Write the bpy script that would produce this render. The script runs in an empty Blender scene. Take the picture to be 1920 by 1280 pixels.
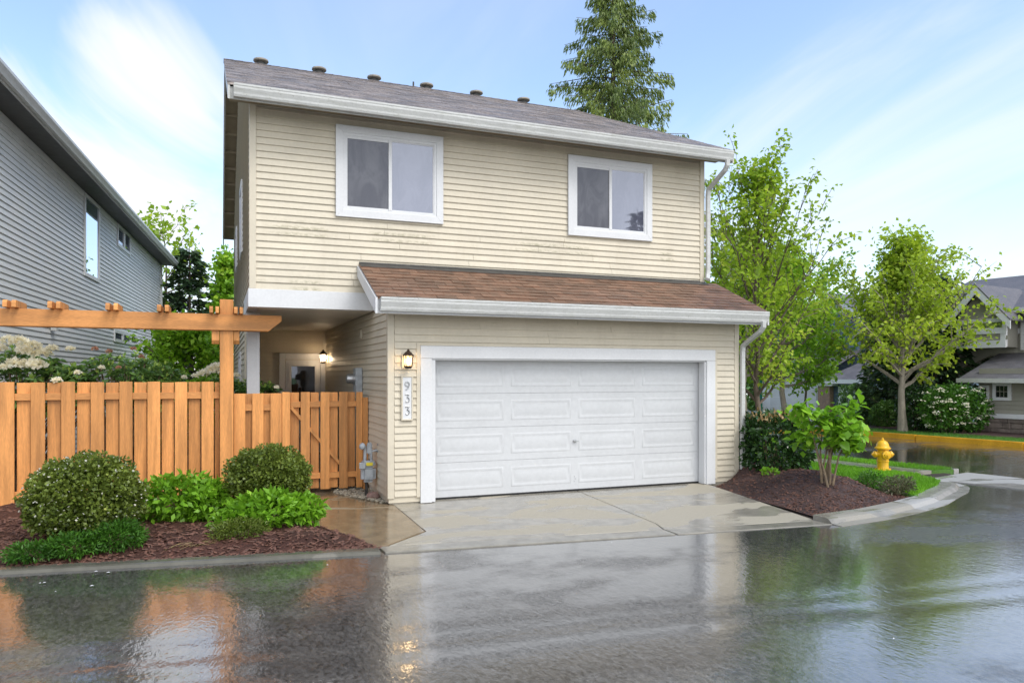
import bpy, bmesh, math, random
import numpy as np
from mathutils import Vector, Matrix

# ------------------------------------------------------------------ camera / world / sun
scene = bpy.context.scene
COL = scene.collection
random.seed(7)
RNG = np.random.default_rng(11)
TH = math.radians(21.66); CT, ST = math.cos(TH), math.sin(TH)
FPX = 1385.0; CAMH = 1.93; HORIZON = 702.0

cam_data = bpy.data.cameras.new('camera')
cam_data.sensor_width = 36.0
cam_data.lens = 36.0 * FPX / 1920.0
cam_data.shift_y = (HORIZON - 640.0) / 1920.0
cam_data.clip_end = 3000.0
cam = bpy.data.objects.new('camera', cam_data)
cam.location = (0, 0, CAMH)
cam.rotation_euler = (math.radians(90), 0, -TH)
COL.objects.link(cam)
scene.camera = cam

SUN_EL, SUN_AZ = math.radians(52), math.radians(152)      # azimuth clockwise from +Y
world = bpy.data.worlds.new('World'); scene.world = world
world.use_nodes = True
wn, wl = world.node_tree.nodes, world.node_tree.links
wn.clear()
wout = wn.new('ShaderNodeOutputWorld')
sky = wn.new('ShaderNodeTexSky'); sky.sky_type = 'NISHITA'; sky.sun_disc = False
sky.sun_elevation = SUN_EL; sky.sun_rotation = SUN_AZ
sky.air_density = 1.0; sky.dust_density = 0.6; sky.ozone_density = 1.5
bg_sky = wn.new('ShaderNodeBackground'); bg_sky.inputs[1].default_value = 0.11
wl.new(sky.outputs[0], bg_sky.inputs[0])
bg_cl = wn.new('ShaderNodeBackground'); bg_cl.inputs[0].default_value = (0.93, 0.96, 1.0, 1); bg_cl.inputs[1].default_value = 0.74
tc = wn.new('ShaderNodeTexCoord')
# cloud layer: direction projected on a flat layer overhead, so clouds stretch towards the horizon
sep = wn.new('ShaderNodeSeparateXYZ'); wl.new(tc.outputs['Generated'], sep.inputs[0])
def wmath(op, a, b=None, clamp=False):
    n = wn.new('ShaderNodeMath'); n.operation = op; n.use_clamp = clamp
    for i, q in enumerate((a, b)):
        if q is None: continue
        if isinstance(q, (int, float)): n.inputs[i].default_value = q
        else: wl.new(q, n.inputs[i])
    return n.outputs[0]
zz = wmath('ADD', wmath('MAXIMUM', sep.outputs[2], 0.0), 0.22)
comb = wn.new('ShaderNodeCombineXYZ')
wl.new(wmath('DIVIDE', sep.outputs[0], zz), comb.inputs[0]); wl.new(wmath('DIVIDE', sep.outputs[1], zz), comb.inputs[1])
nz = wn.new('ShaderNodeTexNoise'); nz.inputs['Scale'].default_value = 1.6; nz.inputs['Detail'].default_value = 6
nz.inputs['Roughness'].default_value = 0.56; nz.inputs['Distortion'].default_value = 0.9
CLOUD_OFFSET = (3.1, 1.7, 0.0)
mp = wn.new('ShaderNodeMapping'); mp.inputs['Location'].default_value = CLOUD_OFFSET; mp.inputs['Rotation'].default_value = (0, 0, math.radians(35)); mp.inputs['Scale'].default_value = (1.0, 0.45, 1.0)
wl.new(comb.outputs[0], mp.inputs[0]); wl.new(mp.outputs[0], nz.inputs['Vector'])
def lobe(px, py, width):
    """soft cloud bank around a direction of the sky"""
    u = (px - 960) / FPX; v = (HORIZON - py) / FPX
    d = Vector((u * CT + ST, -u * ST + CT, v)).normalized()
    dot = wn.new('ShaderNodeVectorMath'); dot.operation = 'DOT_PRODUCT'
    wl.new(tc.outputs['Generated'], dot.inputs[0]); dot.inputs[1].default_value = d
    mr = wn.new('ShaderNodeMapRange'); mr.interpolation_type = 'SMOOTHSTEP'
    mr.inputs['From Min'].default_value = math.cos(math.radians(width)); mr.inputs['From Max'].default_value = 1.0
    wl.new(dot.outputs['Value'], mr.inputs['Value'])
    return mr.outputs[0]
behind = wmath('MULTIPLY', wmath('MAXIMUM', wmath('MULTIPLY', sep.outputs[1], -1.0), 0.0), 0.5)                       # overcast on the street side of the sky
low = wmath('MULTIPLY', wmath('SUBTRACT', 0.33, sep.outputs[2]), 0.95)
acc = wmath('ADD', nz.outputs['Fac'], low)
acc = wmath('SUBTRACT', acc, wmath('MULTIPLY', lobe(850, 60, 26), 0.10))
acc = wmath('ADD', acc, wmath('MULTIPLY', lobe(1700, 150, 30), 0.07))
def ramp(v, a_, b_):
    cr = wn.new('ShaderNodeMapRange'); cr.interpolation_type = 'SMOOTHSTEP'
    cr.inputs['From Min'].default_value = a_; cr.inputs['From Max'].default_value = b_
    wl.new(v, cr.inputs['Value']); return cr.outputs[0]
thin = wmath('MULTIPLY', ramp(acc, 0.42, 0.86), 0.66)
puff = wmath('MULTIPLY', ramp(wmath('ADD', wmath('MULTIPLY', nz.outputs['Fac'], 1.9), wmath('MULTIPLY', lobe(215, 220, 12), 0.52)), 1.16, 1.52), 0.95)
over = wmath('MULTIPLY', ramp(wmath('ADD', behind, wmath('MULTIPLY', nz.outputs['Fac'], 0.35)), 0.12, 0.5), 0.92)
fac = wmath('ADD', wmath('MAXIMUM', wmath('MAXIMUM', thin, puff), over), 0.07, True)
wl.new(wmath('ADD', wmath('MULTIPLY', wmath('MAXIMUM', wmath('MULTIPLY', sep.outputs[1], -1.0), 0.0), 0.42), 0.41), bg_cl.inputs[1])   # clouds are brighter on the sun's side
mixw = wn.new('ShaderNodeMixShader')
wl.new(fac, mixw.inputs[0]); wl.new(bg_sky.outputs[0], mixw.inputs[1]); wl.new(bg_cl.outputs[0], mixw.inputs[2])
wl.new(mixw.outputs[0], wout.inputs[0])

sun_d = bpy.data.lights.new('sun', 'SUN'); sun_d.energy = 0.85; sun_d.angle = math.radians(28); sun_d.color = (1.0, 0.965, 0.91)
sun = bpy.data.objects.new('sun', sun_d)
sdir = Vector((math.sin(SUN_AZ) * math.cos(SUN_EL), math.cos(SUN_AZ) * math.cos(SUN_EL), math.sin(SUN_EL)))
sun.rotation_euler = sdir.to_track_quat('Z', 'Y').to_euler(); sun.location = (0, 0, 30)
COL.objects.link(sun)
scene.view_settings.view_transform = 'Standard'; scene.view_settings.look = 'None'
scene.view_settings.gamma = 1.0; scene.view_settings.use_curve_mapping = False
scene.view_settings.exposure = 1.45

# ------------------------------------------------------------------ pixel -> place helpers
def ray(px, py):
    u = (px - 960) / FPX
    return Vector((u * CT + ST, -u * ST + CT, (HORIZON - py) / FPX))
CAM = Vector((0, 0, CAMH))
def atY(px, py, Y): d = ray(px, py); return CAM + d * (Y / d.y)
def atX(px, py, X): d = ray(px, py); return CAM + d * (X / d.x)
def atZ(px, py, Z=0.0): d = ray(px, py); return CAM + d * ((Z - CAMH) / d.z)
def atP(px, py, P, n): d = ray(px, py); return CAM + d * ((Vector(P) - CAM).dot(n) / d.dot(n))
def smooth(a, b, x):
    t = min(1, max(0, (x - a) / (b - a))); return t * t * (3 - 2 * t)
def dip(Y): return -0.10 * max(0.0, min(Y, 31.0) - 20.0)          # the street falls away behind the house

# ------------------------------------------------------------------ materials
MATS = {}
def newmat(name):
    m = bpy.data.materials.new(name); m.use_nodes = True
    nt = m.node_tree; nt.nodes.clear()
    out = nt.nodes.new('ShaderNodeOutputMaterial')
    b = nt.nodes.new('ShaderNodeBsdfPrincipled')
    nt.links.new(b.outputs[0], out.inputs[0])
    MATS[name] = m
    return m, nt, b, out
def nnode(nt, typ, **kw):
    n = nt.nodes.new(typ)
    for k, v in kw.items(): setattr(n, k, v)
    return n
def setin(nt, sock, v):
    if isinstance(v, bpy.types.NodeSocket): nt.links.new(v, sock)
    else: sock.default_value = v
def mth(nt, op, a, b=0.0, clamp=False):
    n = nnode(nt, 'ShaderNodeMath', operation=op, use_clamp=clamp)
    setin(nt, n.inputs[0], a); setin(nt, n.inputs[1], b); return n.outputs[0]
def pos(nt): return nnode(nt, 'ShaderNodeNewGeometry').outputs['Position']
def noise(nt, vec, scale, detail=4, rough=0.55, dist=0.0):
    n = nnode(nt, 'ShaderNodeTexNoise'); nt.links.new(vec, n.inputs['Vector'])
    n.inputs['Scale'].default_value = scale; n.inputs['Detail'].default_value = detail
    n.inputs['Roughness'].default_value = rough; n.inputs['Distortion'].default_value = dist
    return n.outputs['Fac']
def mapr(nt, v, a, b, c=0.0, d=1.0):
    n = nnode(nt, 'ShaderNodeMapRange', interpolation_type='SMOOTHSTEP'); nt.links.new(v, n.inputs['Value'])
    for k, q in zip(('From Min', 'From Max', 'To Min', 'To Max'), (a, b, c, d)): n.inputs[k].default_value = q
    return n.outputs[0]
def mixc(nt, f, a, b, mode='MIX'):
    n = nnode(nt, 'ShaderNodeMix', data_type='RGBA', blend_type=mode)
    setin(nt, n.inputs[0], f)
    for s, q in ((n.inputs[6], a), (n.inputs[7], b)):
        if isinstance(q, bpy.types.NodeSocket): nt.links.new(q, s)
        else: s.default_value = (*q[:3], 1)
    return n.outputs[2]
def scl(nt, vec, s):
    n = nnode(nt, 'ShaderNodeVectorMath', operation='MULTIPLY'); nt.links.new(vec, n.inputs[0]); n.inputs[1].default_value = s
    return n.outputs[0]
def bump(nt, b, h, strength, dist=0.01):
    n = nnode(nt, 'ShaderNodeBump'); n.inputs['Strength'].default_value = strength; n.inputs['Distance'].default_value = dist
    nt.links.new(h, n.inputs['Height']); nt.links.new(n.outputs[0], b.inputs['Normal'])
    return n
def mat(name, col, rough=0.55, var=0.12, scale=3.0, fine=0.06, objvar=0.0, bumps=0.0, bscale=40.0, spec=0.4, metal=0.0, stretch=(1, 1, 1), dirt=None):
    m, nt, b, out = newmat(name)
    p = pos(nt)
    if stretch != (1, 1, 1): p = scl(nt, p, stretch)
    n1 = noise(nt, p, scale, 5); n2 = noise(nt, p, scale * 14, 3)
    c = mixc(nt, mapr(nt, n1, 0.3, 0.7), [q * (1 - var) for q in col], [min(1, q * (1 + var)) for q in col])
    c = mixc(nt, mapr(nt, n2, 0.25, 0.75, 1 - fine, 1 + fine), (0, 0, 0), c, 'MIX') if False else c
    if fine:
        g = nnode(nt, 'ShaderNodeMix', data_type='RGBA', blend_type='MULTIPLY'); g.inputs[0].default_value = 1
        nt.links.new(c, g.inputs[6]); v = mapr(nt, n2, 0.25, 0.75, 1 - fine * 2, 1.0)
        cc = nnode(nt, 'ShaderNodeCombineColor')
        for i in range(3): nt.links.new(v, cc.inputs[i])
        nt.links.new(cc.outputs[0], g.inputs[7]); c = g.outputs[2]
    if objvar:
        oi = nnode(nt, 'ShaderNodeObjectInfo'); v = mapr(nt, oi.outputs['Random'], 0, 1, 1 - objvar, 1 + objvar)
        hs = nnode(nt, 'ShaderNodeHueSaturation'); nt.links.new(v, hs.inputs['Value']); nt.links.new(c, hs.inputs['Color']); c = hs.outputs[0]
    if dirt:
        c = dirt(nt, c)
    nt.links.new(c, b.inputs['Base Color'])
    nt.links.new(mapr(nt, n1, 0.2, 0.8, max(0.02, rough - 0.1), rough + 0.08), b.inputs['Roughness'])
    b.inputs['Specular IOR Level'].default_value = spec; b.inputs['Metallic'].default_value = metal
    if bumps: bump(nt, b, noise(nt, p, bscale, 4), bumps, 0.01)
    return m

def mildew(nt, c):
    """green-brown algae growing along the lower laps of the upper storey"""
    p = pos(nt); s = nnode(nt, 'ShaderNodeSeparateXYZ'); nt.links.new(p, s.inputs[0])
    z = s.outputs[2]
    band1 = mth(nt, 'MULTIPLY', mapr(nt, z, 3.95, 4.15), mapr(nt, z, 4.38, 4.2))
    band2 = mth(nt, 'MULTIPLY', mapr(nt, z, 3.2, 3.24), mapr(nt, z, 3.52, 3.36))
    lap = mth(nt, 'FRACT', mth(nt, 'DIVIDE', mth(nt, 'SUBTRACT', z, 3.235), 0.1052))
    low = mapr(nt, lap, 0.75, 0.1)
    q = scl(nt, p, (1, 1, 0.35))
    patch = mapr(nt, noise(nt, q, 1.3, 2), 0.5, 0.62)
    fine = mapr(nt, noise(nt, scl(nt, p, (1, 1, 2.0)), 14, 6, 0.7), 0.38, 0.62)
    f = mth(nt, 'MULTIPLY', mth(nt, 'MAXIMUM', band1, band2), mth(nt, 'MULTIPLY', patch, mth(nt, 'MULTIPLY', fine, low)))
    c = mixc(nt, mth(nt, 'MULTIPLY', f, 0.62), c, (0.16, 0.15, 0.07))
    streak = mapr(nt, noise(nt, scl(nt, p, (3.2, 3.2, 0.35)), 2.2, 4), 0.45, 0.75)
    return mixc(nt, mth(nt, 'MULTIPLY', streak, 0.10), c, (0.35, 0.28, 0.18))
def gutter_dirt(nt, c):
    p = pos(nt); n = noise(nt, scl(nt, p, (1.2, 1.2, 9)), 5, 6, 0.65)
    n2 = noise(nt, scl(nt, p, (7, 7, 14)), 4, 5, 0.7)
    c = mixc(nt, mapr(nt, n, 0.45, 0.72, 0, 0.5), c, (0.36, 0.36, 0.31))
    return mixc(nt, mapr(nt, n2, 0.58, 0.72, 0, 0.65), c, (0.16, 0.16, 0.12))
def door_dirt(nt, c):
    p = pos(nt); n = noise(nt, scl(nt, p, (6, 6, 0.6)), 3, 4)
    return mixc(nt, mapr(nt, n, 0.5, 0.8, 0, 0.16), c, (0.5, 0.5, 0.5))

mat('siding', (0.60, 0.54, 0.43), 0.5, 0.05, 1.5, 0.03, 0.02, dirt=mildew, bumps=0.04, bscale=90)
mat('siding_trim', (0.60, 0.54, 0.43), 0.5, 0.05, 2, 0.03)
mat('white', (0.655, 0.66, 0.675), 0.45, 0.03, 2, 0.03)
mat('door_white', (0.545, 0.555, 0.57), 0.42, 0.03, 1.2, 0.03, dirt=door_dirt)
mat('gutter', (0.54, 0.545, 0.535), 0.4, 0.06, 2, 0.05, dirt=gutter_dirt)
mat('soffit', (0.30, 0.245, 0.165), 0.6, 0.1, 4, 0.05)
mat('porch_ceiling', (0.66, 0.62, 0.55), 0.6, 0.05, 4, 0.03)
mat('shingle_brown', (0.215, 0.115, 0.072), 0.36, 0.22, 6, 0.25, 0.22, bumps=0.35, bscale=260, spec=0.45)
mat('shingle_old', (0.34, 0.288, 0.262), 0.38, 0.35, 2.2, 0.3, 0.0, bumps=0.5, bscale=120, spec=0.5, stretch=(1, 1, 1))
mat('metal_dark', (0.06, 0.058, 0.055), 0.5, 0.25, 8, 0.1)
mat('bronze', (0.07, 0.045, 0.032), 0.4, 0.2, 20, 0.1, metal=0.6)
mat('steel', (0.45, 0.46, 0.47), 0.35, 0.15, 12, 0.08, metal=0.7)
mat('meter_grey', (0.40, 0.43, 0.46), 0.45, 0.18, 9, 0.1)
mat('meter_yellow', (0.75, 0.62, 0.05), 0.5, 0.05, 5, 0.02)
mat('black', (0.012, 0.012, 0.013), 0.5, 0.1, 5, 0.0)
mat('foundation', (0.33, 0.30, 0.25), 0.75, 0.2, 6, 0.15, bumps=0.4, bscale=60)
mat('cedar_stain', (0.68, 0.298, 0.092), 0.55, 0.22, 2.5, 0.12, 0.17, bumps=0.25, bscale=26, stretch=(5, 5, 0.35))
mat('cedar_stain_beam', (0.68, 0.298, 0.092), 0.55, 0.20, 2.0, 0.12, 0.06, bumps=0.12, bscale=30, stretch=(0.5, 3.5, 3.5))
mat('grey_siding', (0.62, 0.63, 0.63), 0.5, 0.04, 1.5, 0.03, 0.03, spec=0.4)
mat('taupe_siding', (0.30, 0.285, 0.24), 0.6, 0.06, 2, 0.04, 0.03)
mat('blue_siding', (0.085, 0.125, 0.18), 0.6, 0.06, 2, 0.04)
mat('far_roof', (0.15, 0.143, 0.155), 0.6, 0.18, 3, 0.25, bumps=0.4, bscale=30)
mat('stone', (0.23, 0.185, 0.16), 0.6, 0.25, 5, 0.2, 0.25, bumps=0.5, bscale=25)
mat('brick_far', (0.30, 0.20, 0.15), 0.7, 0.2, 8, 0.2)
mat('hydrant_yellow', (0.78, 0.44, 0.012), 0.35, 0.06, 8, 0.05, spec=0.5)
mat('kerb_yellow', (0.70, 0.37, 0.02), 0.45, 0.12, 3, 0.15, 0.05, bumps=0.3, bscale=40)
mat('bark', (0.17, 0.13, 0.10), 0.85, 0.3, 6, 0.25, bumps=0.8, bscale=30, stretch=(2, 2, 0.5))
mat('bark_pale', (0.33, 0.29, 0.235), 0.8, 0.25, 6, 0.2, bumps=0.6, bscale=30, stretch=(2, 2, 0.6))
mat('stem', (0.26, 0.19, 0.12), 0.7, 0.25, 12, 0.2, bumps=0.3, bscale=60)
mat('rock_red', (0.27, 0.17, 0.145), 0.5, 0.25, 12, 0.2, bumps=0.5, bscale=40)
mat('gravel', (0.36, 0.32, 0.25), 0.5, 0.45, 22, 0.2, bumps=0.2)
mat('chips', (0.15, 0.07, 0.048), 0.6, 0.55, 30, 0.2)
mat('straw', (0.50, 0.40, 0.16), 0.6, 0.2, 20, 0.1)
mat('car_paint', (0.50, 0.53, 0.57), 0.2, 0.03, 3, 0.0, metal=0.4)
mat('tyre', (0.02, 0.02, 0.02), 0.8)
mat('red_lamp', (0.35, 0.01, 0.01), 0.2)
mat('green_paint', (0.01, 0.20, 0.14), 0.4)
mat('earth', (0.05, 0.035, 0.025), 0.9, 0.3, 3, 0.2)

def glass(name, base, refl, rough=0.02, wave=0.0, curtain=None):
    m, nt, b, out = newmat(name)
    p = pos(nt)
    c = base
    if curtain:
        n = noise(nt, scl(nt, p, (1.6, 1.6, 0.8)), 2.4, 5, 0.6, 0.8)
        c = mixc(nt, mapr(nt, n, 0.35, 0.7), base, curtain)
    setin(nt, b.inputs['Base Color'], c if not isinstance(c, tuple) else (*c, 1))
    b.inputs['Roughness'].default_value = 0.8; b.inputs['Specular IOR Level'].default_value = 0.0
    g = nnode(nt, 'ShaderNodeBsdfGlossy'); g.inputs['Roughness'].default_value = rough; g.inputs['Color'].default_value = (0.84, 0.88, 1.0, 1)
    lw = nnode(nt, 'ShaderNodeFresnel'); lw.inputs['IOR'].default_value = 1.5
    f = mth(nt, 'ADD', mth(nt, 'MULTIPLY', lw.outputs[0], 0.9), refl, True)
    if wave:
        bn = nnode(nt, 'ShaderNodeBump'); bn.inputs['Strength'].default_value = wave; bn.inputs['Distance'].default_value = 0.02
        nt.links.new(noise(nt, p, 1.6, 2), bn.inputs['Height']); nt.links.new(bn.outputs[0], g.inputs['Normal'])
    ms = nnode(nt, 'ShaderNodeMixShader'); nt.links.new(f, ms.inputs[0]); nt.links.new(b.outputs[0], ms.inputs[1]); nt.links.new(g.outputs[0], ms.inputs[2])
    nt.links.new(ms.outputs[0], out.inputs[0])
    return m
glass('pane', (0.085, 0.09, 0.125), 0.15, 0.02, 0.05, (0.12, 0.125, 0.165))
glass('pane_screen', (0.055, 0.055, 0.065), 0.02, 0.12, 0.1, (0.10, 0.10, 0.11))
glass('pane_clear', (0.06, 0.07, 0.07), 0.55, 0.01, 0.1)
glass('pane_dark', (0.018, 0.018, 0.02), 0.05, 0.03, 0.1)

def emit(name, col, s):
    m, nt, b, out = newmat(name)
    b.inputs['Base Color'].default_value = (*col, 1); b.inputs['Emission Color'].default_value = (*col, 1); b.inputs['Emission Strength'].default_value = s
    b.inputs['Roughness'].default_value = 0.2
emit('bulb', (1.0, 0.74, 0.42), 20.0)
emit('bulb_porch', (1.0, 0.82, 0.6), 80.0)
def lampglass():
    m, nt, b, out = newmat('lamp_glass')
    t = nnode(nt, 'ShaderNodeBsdfTransparent'); t.inputs[0].default_value = (1.0, 0.93, 0.82, 1)
    g = nnode(nt, 'ShaderNodeBsdfGlossy'); g.inputs['Roughness'].default_value = 0.08
    tr = nnode(nt, 'ShaderNodeBsdfTranslucent'); tr.inputs[0].default_value = (0.9, 0.8, 0.65, 1)
    a = nnode(nt, 'ShaderNodeMixShader'); a.inputs[0].default_value = 0.12
    nt.links.new(t.outputs[0], a.inputs[1]); nt.links.new(g.outputs[0], a.inputs[2])
    c = nnode(nt, 'ShaderNodeMixShader'); c.inputs[0].default_value = 0.3
    nt.links.new(a.outputs[0], c.inputs[1]); nt.links.new(tr.outputs[0], c.inputs[2])
    nt.links.new(c.outputs[0], out.inputs[0])
lampglass()

def leafmat(name, dark, light, tip=None, gloss=0.45, trans=0.3, spec=0.35):
    m, nt, b, out = newmat(name)
    a = nnode(nt, 'ShaderNodeAttribute', attribute_name='rnd')
    rp = nnode(nt, 'ShaderNodeValToRGB'); el = rp.color_ramp.elements
    el[0].position = 0.0; el[0].color = (*dark, 1); el[1].position = 0.8; el[1].color = (*light, 1)
    if tip: e = el.new(1.0); e.color = (*tip, 1)
    nt.links.new(a.outputs['Fac'], rp.inputs[0])
    nt.links.new(rp.outputs[0], b.inputs['Base Color']); b.inputs['Roughness'].default_value = gloss; b.inputs['Specular IOR Level'].default_value = spec
    t = nnode(nt, 'ShaderNodeBsdfTranslucent'); nt.links.new(mixc(nt, 0.35, rp.outputs[0], (light[0] * 1.5, light[1] * 1.4, light[2])), t.inputs[0])
    ms = nnode(nt, 'ShaderNodeMixShader'); ms.inputs[0].default_value = trans
    nt.links.new(b.outputs[0], ms.inputs[1]); nt.links.new(t.outputs[0], ms.inputs[2]); nt.links.new(ms.outputs[0], out.inputs[0])
leafmat('leaf_maple', (0.16, 0.27, 0.02), (0.37, 0.54, 0.04), (0.54, 0.60, 0.08), trans=0.5)
leafmat('leaf_maple_bright', (0.116, 0.246, 0.022), (0.290, 0.536, 0.032), (0.435, 0.609, 0.058), trans=0.4)
leafmat('leaf_yellowgreen', (0.21, 0.31, 0.026), (0.45, 0.60, 0.05), (0.62, 0.66, 0.10), trans=0.5)
leafmat('leaf_cedar', (0.068, 0.112, 0.024), (0.195, 0.255, 0.053), (0.300, 0.360, 0.075), trans=0.22)
leafmat('leaf_spruce', (0.016, 0.039, 0.018), (0.052, 0.098, 0.039), (0.091, 0.143, 0.052), trans=0.12)
leafmat('leaf_box', (0.06, 0.095, 0.016), (0.21, 0.27, 0.045), (0.34, 0.36, 0.08), gloss=0.35, trans=0.26)
leafmat('leaf_laurel', (0.014, 0.042, 0.012), (0.055, 0.125, 0.03), (0.10, 0.19, 0.05), gloss=0.2, trans=0.12, spec=0.6)
leafmat('leaf_laurel_new', (0.240, 0.170, 0.060), (0.420, 0.270, 0.120), (0.500, 0.360, 0.200), gloss=0.35, trans=0.25)
leafmat('leaf_lime', (0.100, 0.237, 0.015), (0.250, 0.500, 0.031), (0.400, 0.625, 0.062), gloss=0.4, trans=0.35)
leafmat('leaf_juniper', (0.02, 0.075, 0.008), (0.085, 0.22, 0.02), (0.17, 0.32, 0.035), trans=0.22)
leafmat('leaf_heather', (0.065, 0.072, 0.039), (0.156, 0.156, 0.078), (0.364, 0.260, 0.195), trans=0.15)
leafmat('leaf_rhodo', (0.07, 0.15, 0.035), (0.22, 0.38, 0.095), (0.42, 0.55, 0.11), gloss=0.28, trans=0.3, spec=0.5)
leafmat('petal', (0.86, 0.82, 0.68), (0.95, 0.93, 0.85), (0.96, 0.95, 0.91), trans=0.5)
leafmat('petal_pink', (0.500, 0.240, 0.150), (0.660, 0.400, 0.280), (0.720, 0.500, 0.380), trans=0.3)
leafmat('grass', (0.090, 0.255, 0.018), (0.225, 0.510, 0.030), (0.390, 0.690, 0.060), trans=0.3)
leafmat('grass_dim', (0.060, 0.180, 0.027), (0.135, 0.315, 0.045), (0.210, 0.420, 0.060), trans=0.3)
leafmat('conifer_far', (0.042, 0.084, 0.031), (0.119, 0.189, 0.070), (0.182, 0.252, 0.098), trans=0.2)
leafmat('hedge_far', (0.035, 0.091, 0.017), (0.112, 0.224, 0.035), (0.168, 0.308, 0.049), trans=0.2)

def asphalt():
    m, nt, b, out = newmat('wet_asphalt')
    p = pos(nt)
    q = scl(nt, p, (0.55, 1.3, 1))
    big = noise(nt, q, 0.42, 5, 0.55, 0.6)
    med = noise(nt, p, 2.1, 5, 0.6)
    fine = noise(nt, p, 170, 2, 0.6)
    grit = noise(nt, scl(nt, p, (1, 0.55, 1)), 30, 4, 0.8)
    wet = mapr(nt, mth(nt, 'ADD', mth(nt, 'MULTIPLY', big, 0.75), mth(nt, 'MULTIPLY', med, 0.25)), 0.36, 0.54)
    c = mixc(nt, mapr(nt, grit, 0.3, 0.7), (0.022, 0.021, 0.020), (0.145, 0.137, 0.130))
    c = mixc(nt, mth(nt, 'MULTIPLY', mapr(nt, med, 0.4, 0.7), 0.4), c, (0.105, 0.094, 0.085))
    nt.links.new(c, b.inputs['Base Color'])
    nt.links.new(mapr(nt, wet, 0, 1, 0.30, 0.05), b.inputs['Roughness'])
    b.inputs['Specular IOR Level'].default_value = 0.5; b.inputs['IOR'].default_value = 1.7
    nt.links.new(mapr(nt, wet, 0, 1, 0.35, 1.0), b.inputs['Coat Weight']); b.inputs['Coat Roughness'].default_value = 0.03; b.inputs['Coat IOR'].default_value = 1.8
    rip = noise(nt, scl(nt, p, (1.0, 0.5, 1)), 15, 3, 0.55, 0.6)
    rip2 = noise(nt, scl(nt, p, (1.0, 0.5, 1)), 34, 2, 0.5, 0.3)
    h = mth(nt, 'ADD', mth(nt, 'MULTIPLY', rip, 0.6), mth(nt, 'ADD', mth(nt, 'MULTIPLY', rip2, 0.30), mth(nt, 'MULTIPLY', grit, 0.5)))
    bn = nnode(nt, 'ShaderNodeBump'); bn.inputs['Distance'].default_value = 0.012
    nt.links.new(mapr(nt, wet, 0, 1, 0.9, 0.2), bn.inputs['Strength']); nt.links.new(h, bn.inputs['Height'])
    nt.links.new(bn.outputs[0], b.inputs['Normal'])
    bc = nnode(nt, 'ShaderNodeBump'); bc.inputs['Distance'].default_value = 0.010; bc.inputs['Strength'].default_value = 0.26
    nt.links.new(mth(nt, 'ADD', mth(nt, 'MULTIPLY', rip, 0.7), mth(nt, 'MULTIPLY', rip2, 0.35)), bc.inputs['Height']); nt.links.new(bc.outputs[0], b.inputs['Coat Normal'])
asphalt()
def concrete(name, dry, wetc, lo=0.46, hi=0.50, shift=0.0):
    m, nt, b, out = newmat(name)
    p = pos(nt)
    big = noise(nt, scl(nt, p, (0.7, 1.5, 1)), 0.75, 3, 0.5, 0.9)
    fine = noise(nt, p, 45, 4, 0.65); mid = noise(nt, p, 5, 4)
    wet = mapr(nt, mth(nt, 'ADD', big, mth(nt, 'MULTIPLY', mth(nt, 'SUBTRACT', mid, 0.5), 0.06)), lo - shift, hi - shift)
    d = mixc(nt, mapr(nt, fine, 0.3, 0.7), [q * 0.9 for q in dry], [q * 1.06 for q in dry])
    w = mixc(nt, mapr(nt, mid, 0.3, 0.7), [q * 0.82 for q in wetc], [q * 1.12 for q in wetc])
    nt.links.new(mixc(nt, wet, d, w), b.inputs['Base Color'])
    nt.links.new(mapr(nt, wet, 0, 1, 0.55, 0.13), b.inputs['Roughness'])
    b.inputs['Specular IOR Level'].default_value = 0.45
    bump(nt, b, fine, 0.12, 0.006)
concrete('driveway_concrete', (0.36, 0.325, 0.255), (0.265, 0.245, 0.205))
concrete('walk_concrete', (0.27, 0.22, 0.15), (0.20, 0.145, 0.085), shift=0.12)
concrete('kerb_wet', (0.15, 0.14, 0.115), (0.105, 0.10, 0.08), shift=0.08)
concrete('kerb_concrete', (0.27, 0.25, 0.21), (0.235, 0.22, 0.185), shift=0.05)
concrete('pale_concrete', (0.34, 0.33, 0.31), (0.30, 0.29, 0.275))
def mulchmat(name, a, c2):
    m, nt, b, out = newmat(name)
    p = pos(nt); n1 = noise(nt, p, 2.2, 4); n2 = noise(nt, p, 42, 5, 0.7); n3 = noise(nt, p, 15, 4, 0.7)
    c = mixc(nt, mapr(nt, n2, 0.35, 0.65), a, c2)
    c = mixc(nt, mth(nt, 'MULTIPLY', mapr(nt, n1, 0.4, 0.65), 0.5), c, (a[0] * 0.6, a[1] * 0.6, a[2] * 0.6))
    nt.links.new(c, b.inputs['Base Color']); b.inputs['Roughness'].default_value = 0.7; b.inputs['Specular IOR Level'].default_value = 0.3
    bump(nt, b, mth(nt, 'ADD', n2, n3), 1.0, 0.03)
mulchmat('mulch', (0.046, 0.027, 0.024), (0.115, 0.068, 0.062))
mulchmat('mulch_left', (0.045, 0.02, 0.014), (0.12, 0.05, 0.035))
def soil_grass():
    m, nt, b, out = newmat('turf')
    p = pos(nt); n1 = noise(nt, p, 1.2, 4); n2 = noise(nt, p, 60, 4)
    c = mixc(nt, mapr(nt, n2, 0.3, 0.7), (0.035, 0.10, 0.012), (0.10, 0.24, 0.02))
    nt.links.new(c, b.inputs['Base Color']); b.inputs['Roughness'].default_value = 0.8
    bump(nt, b, n2, 0.8, 0.03)
soil_grass()
M = MATS

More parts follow.
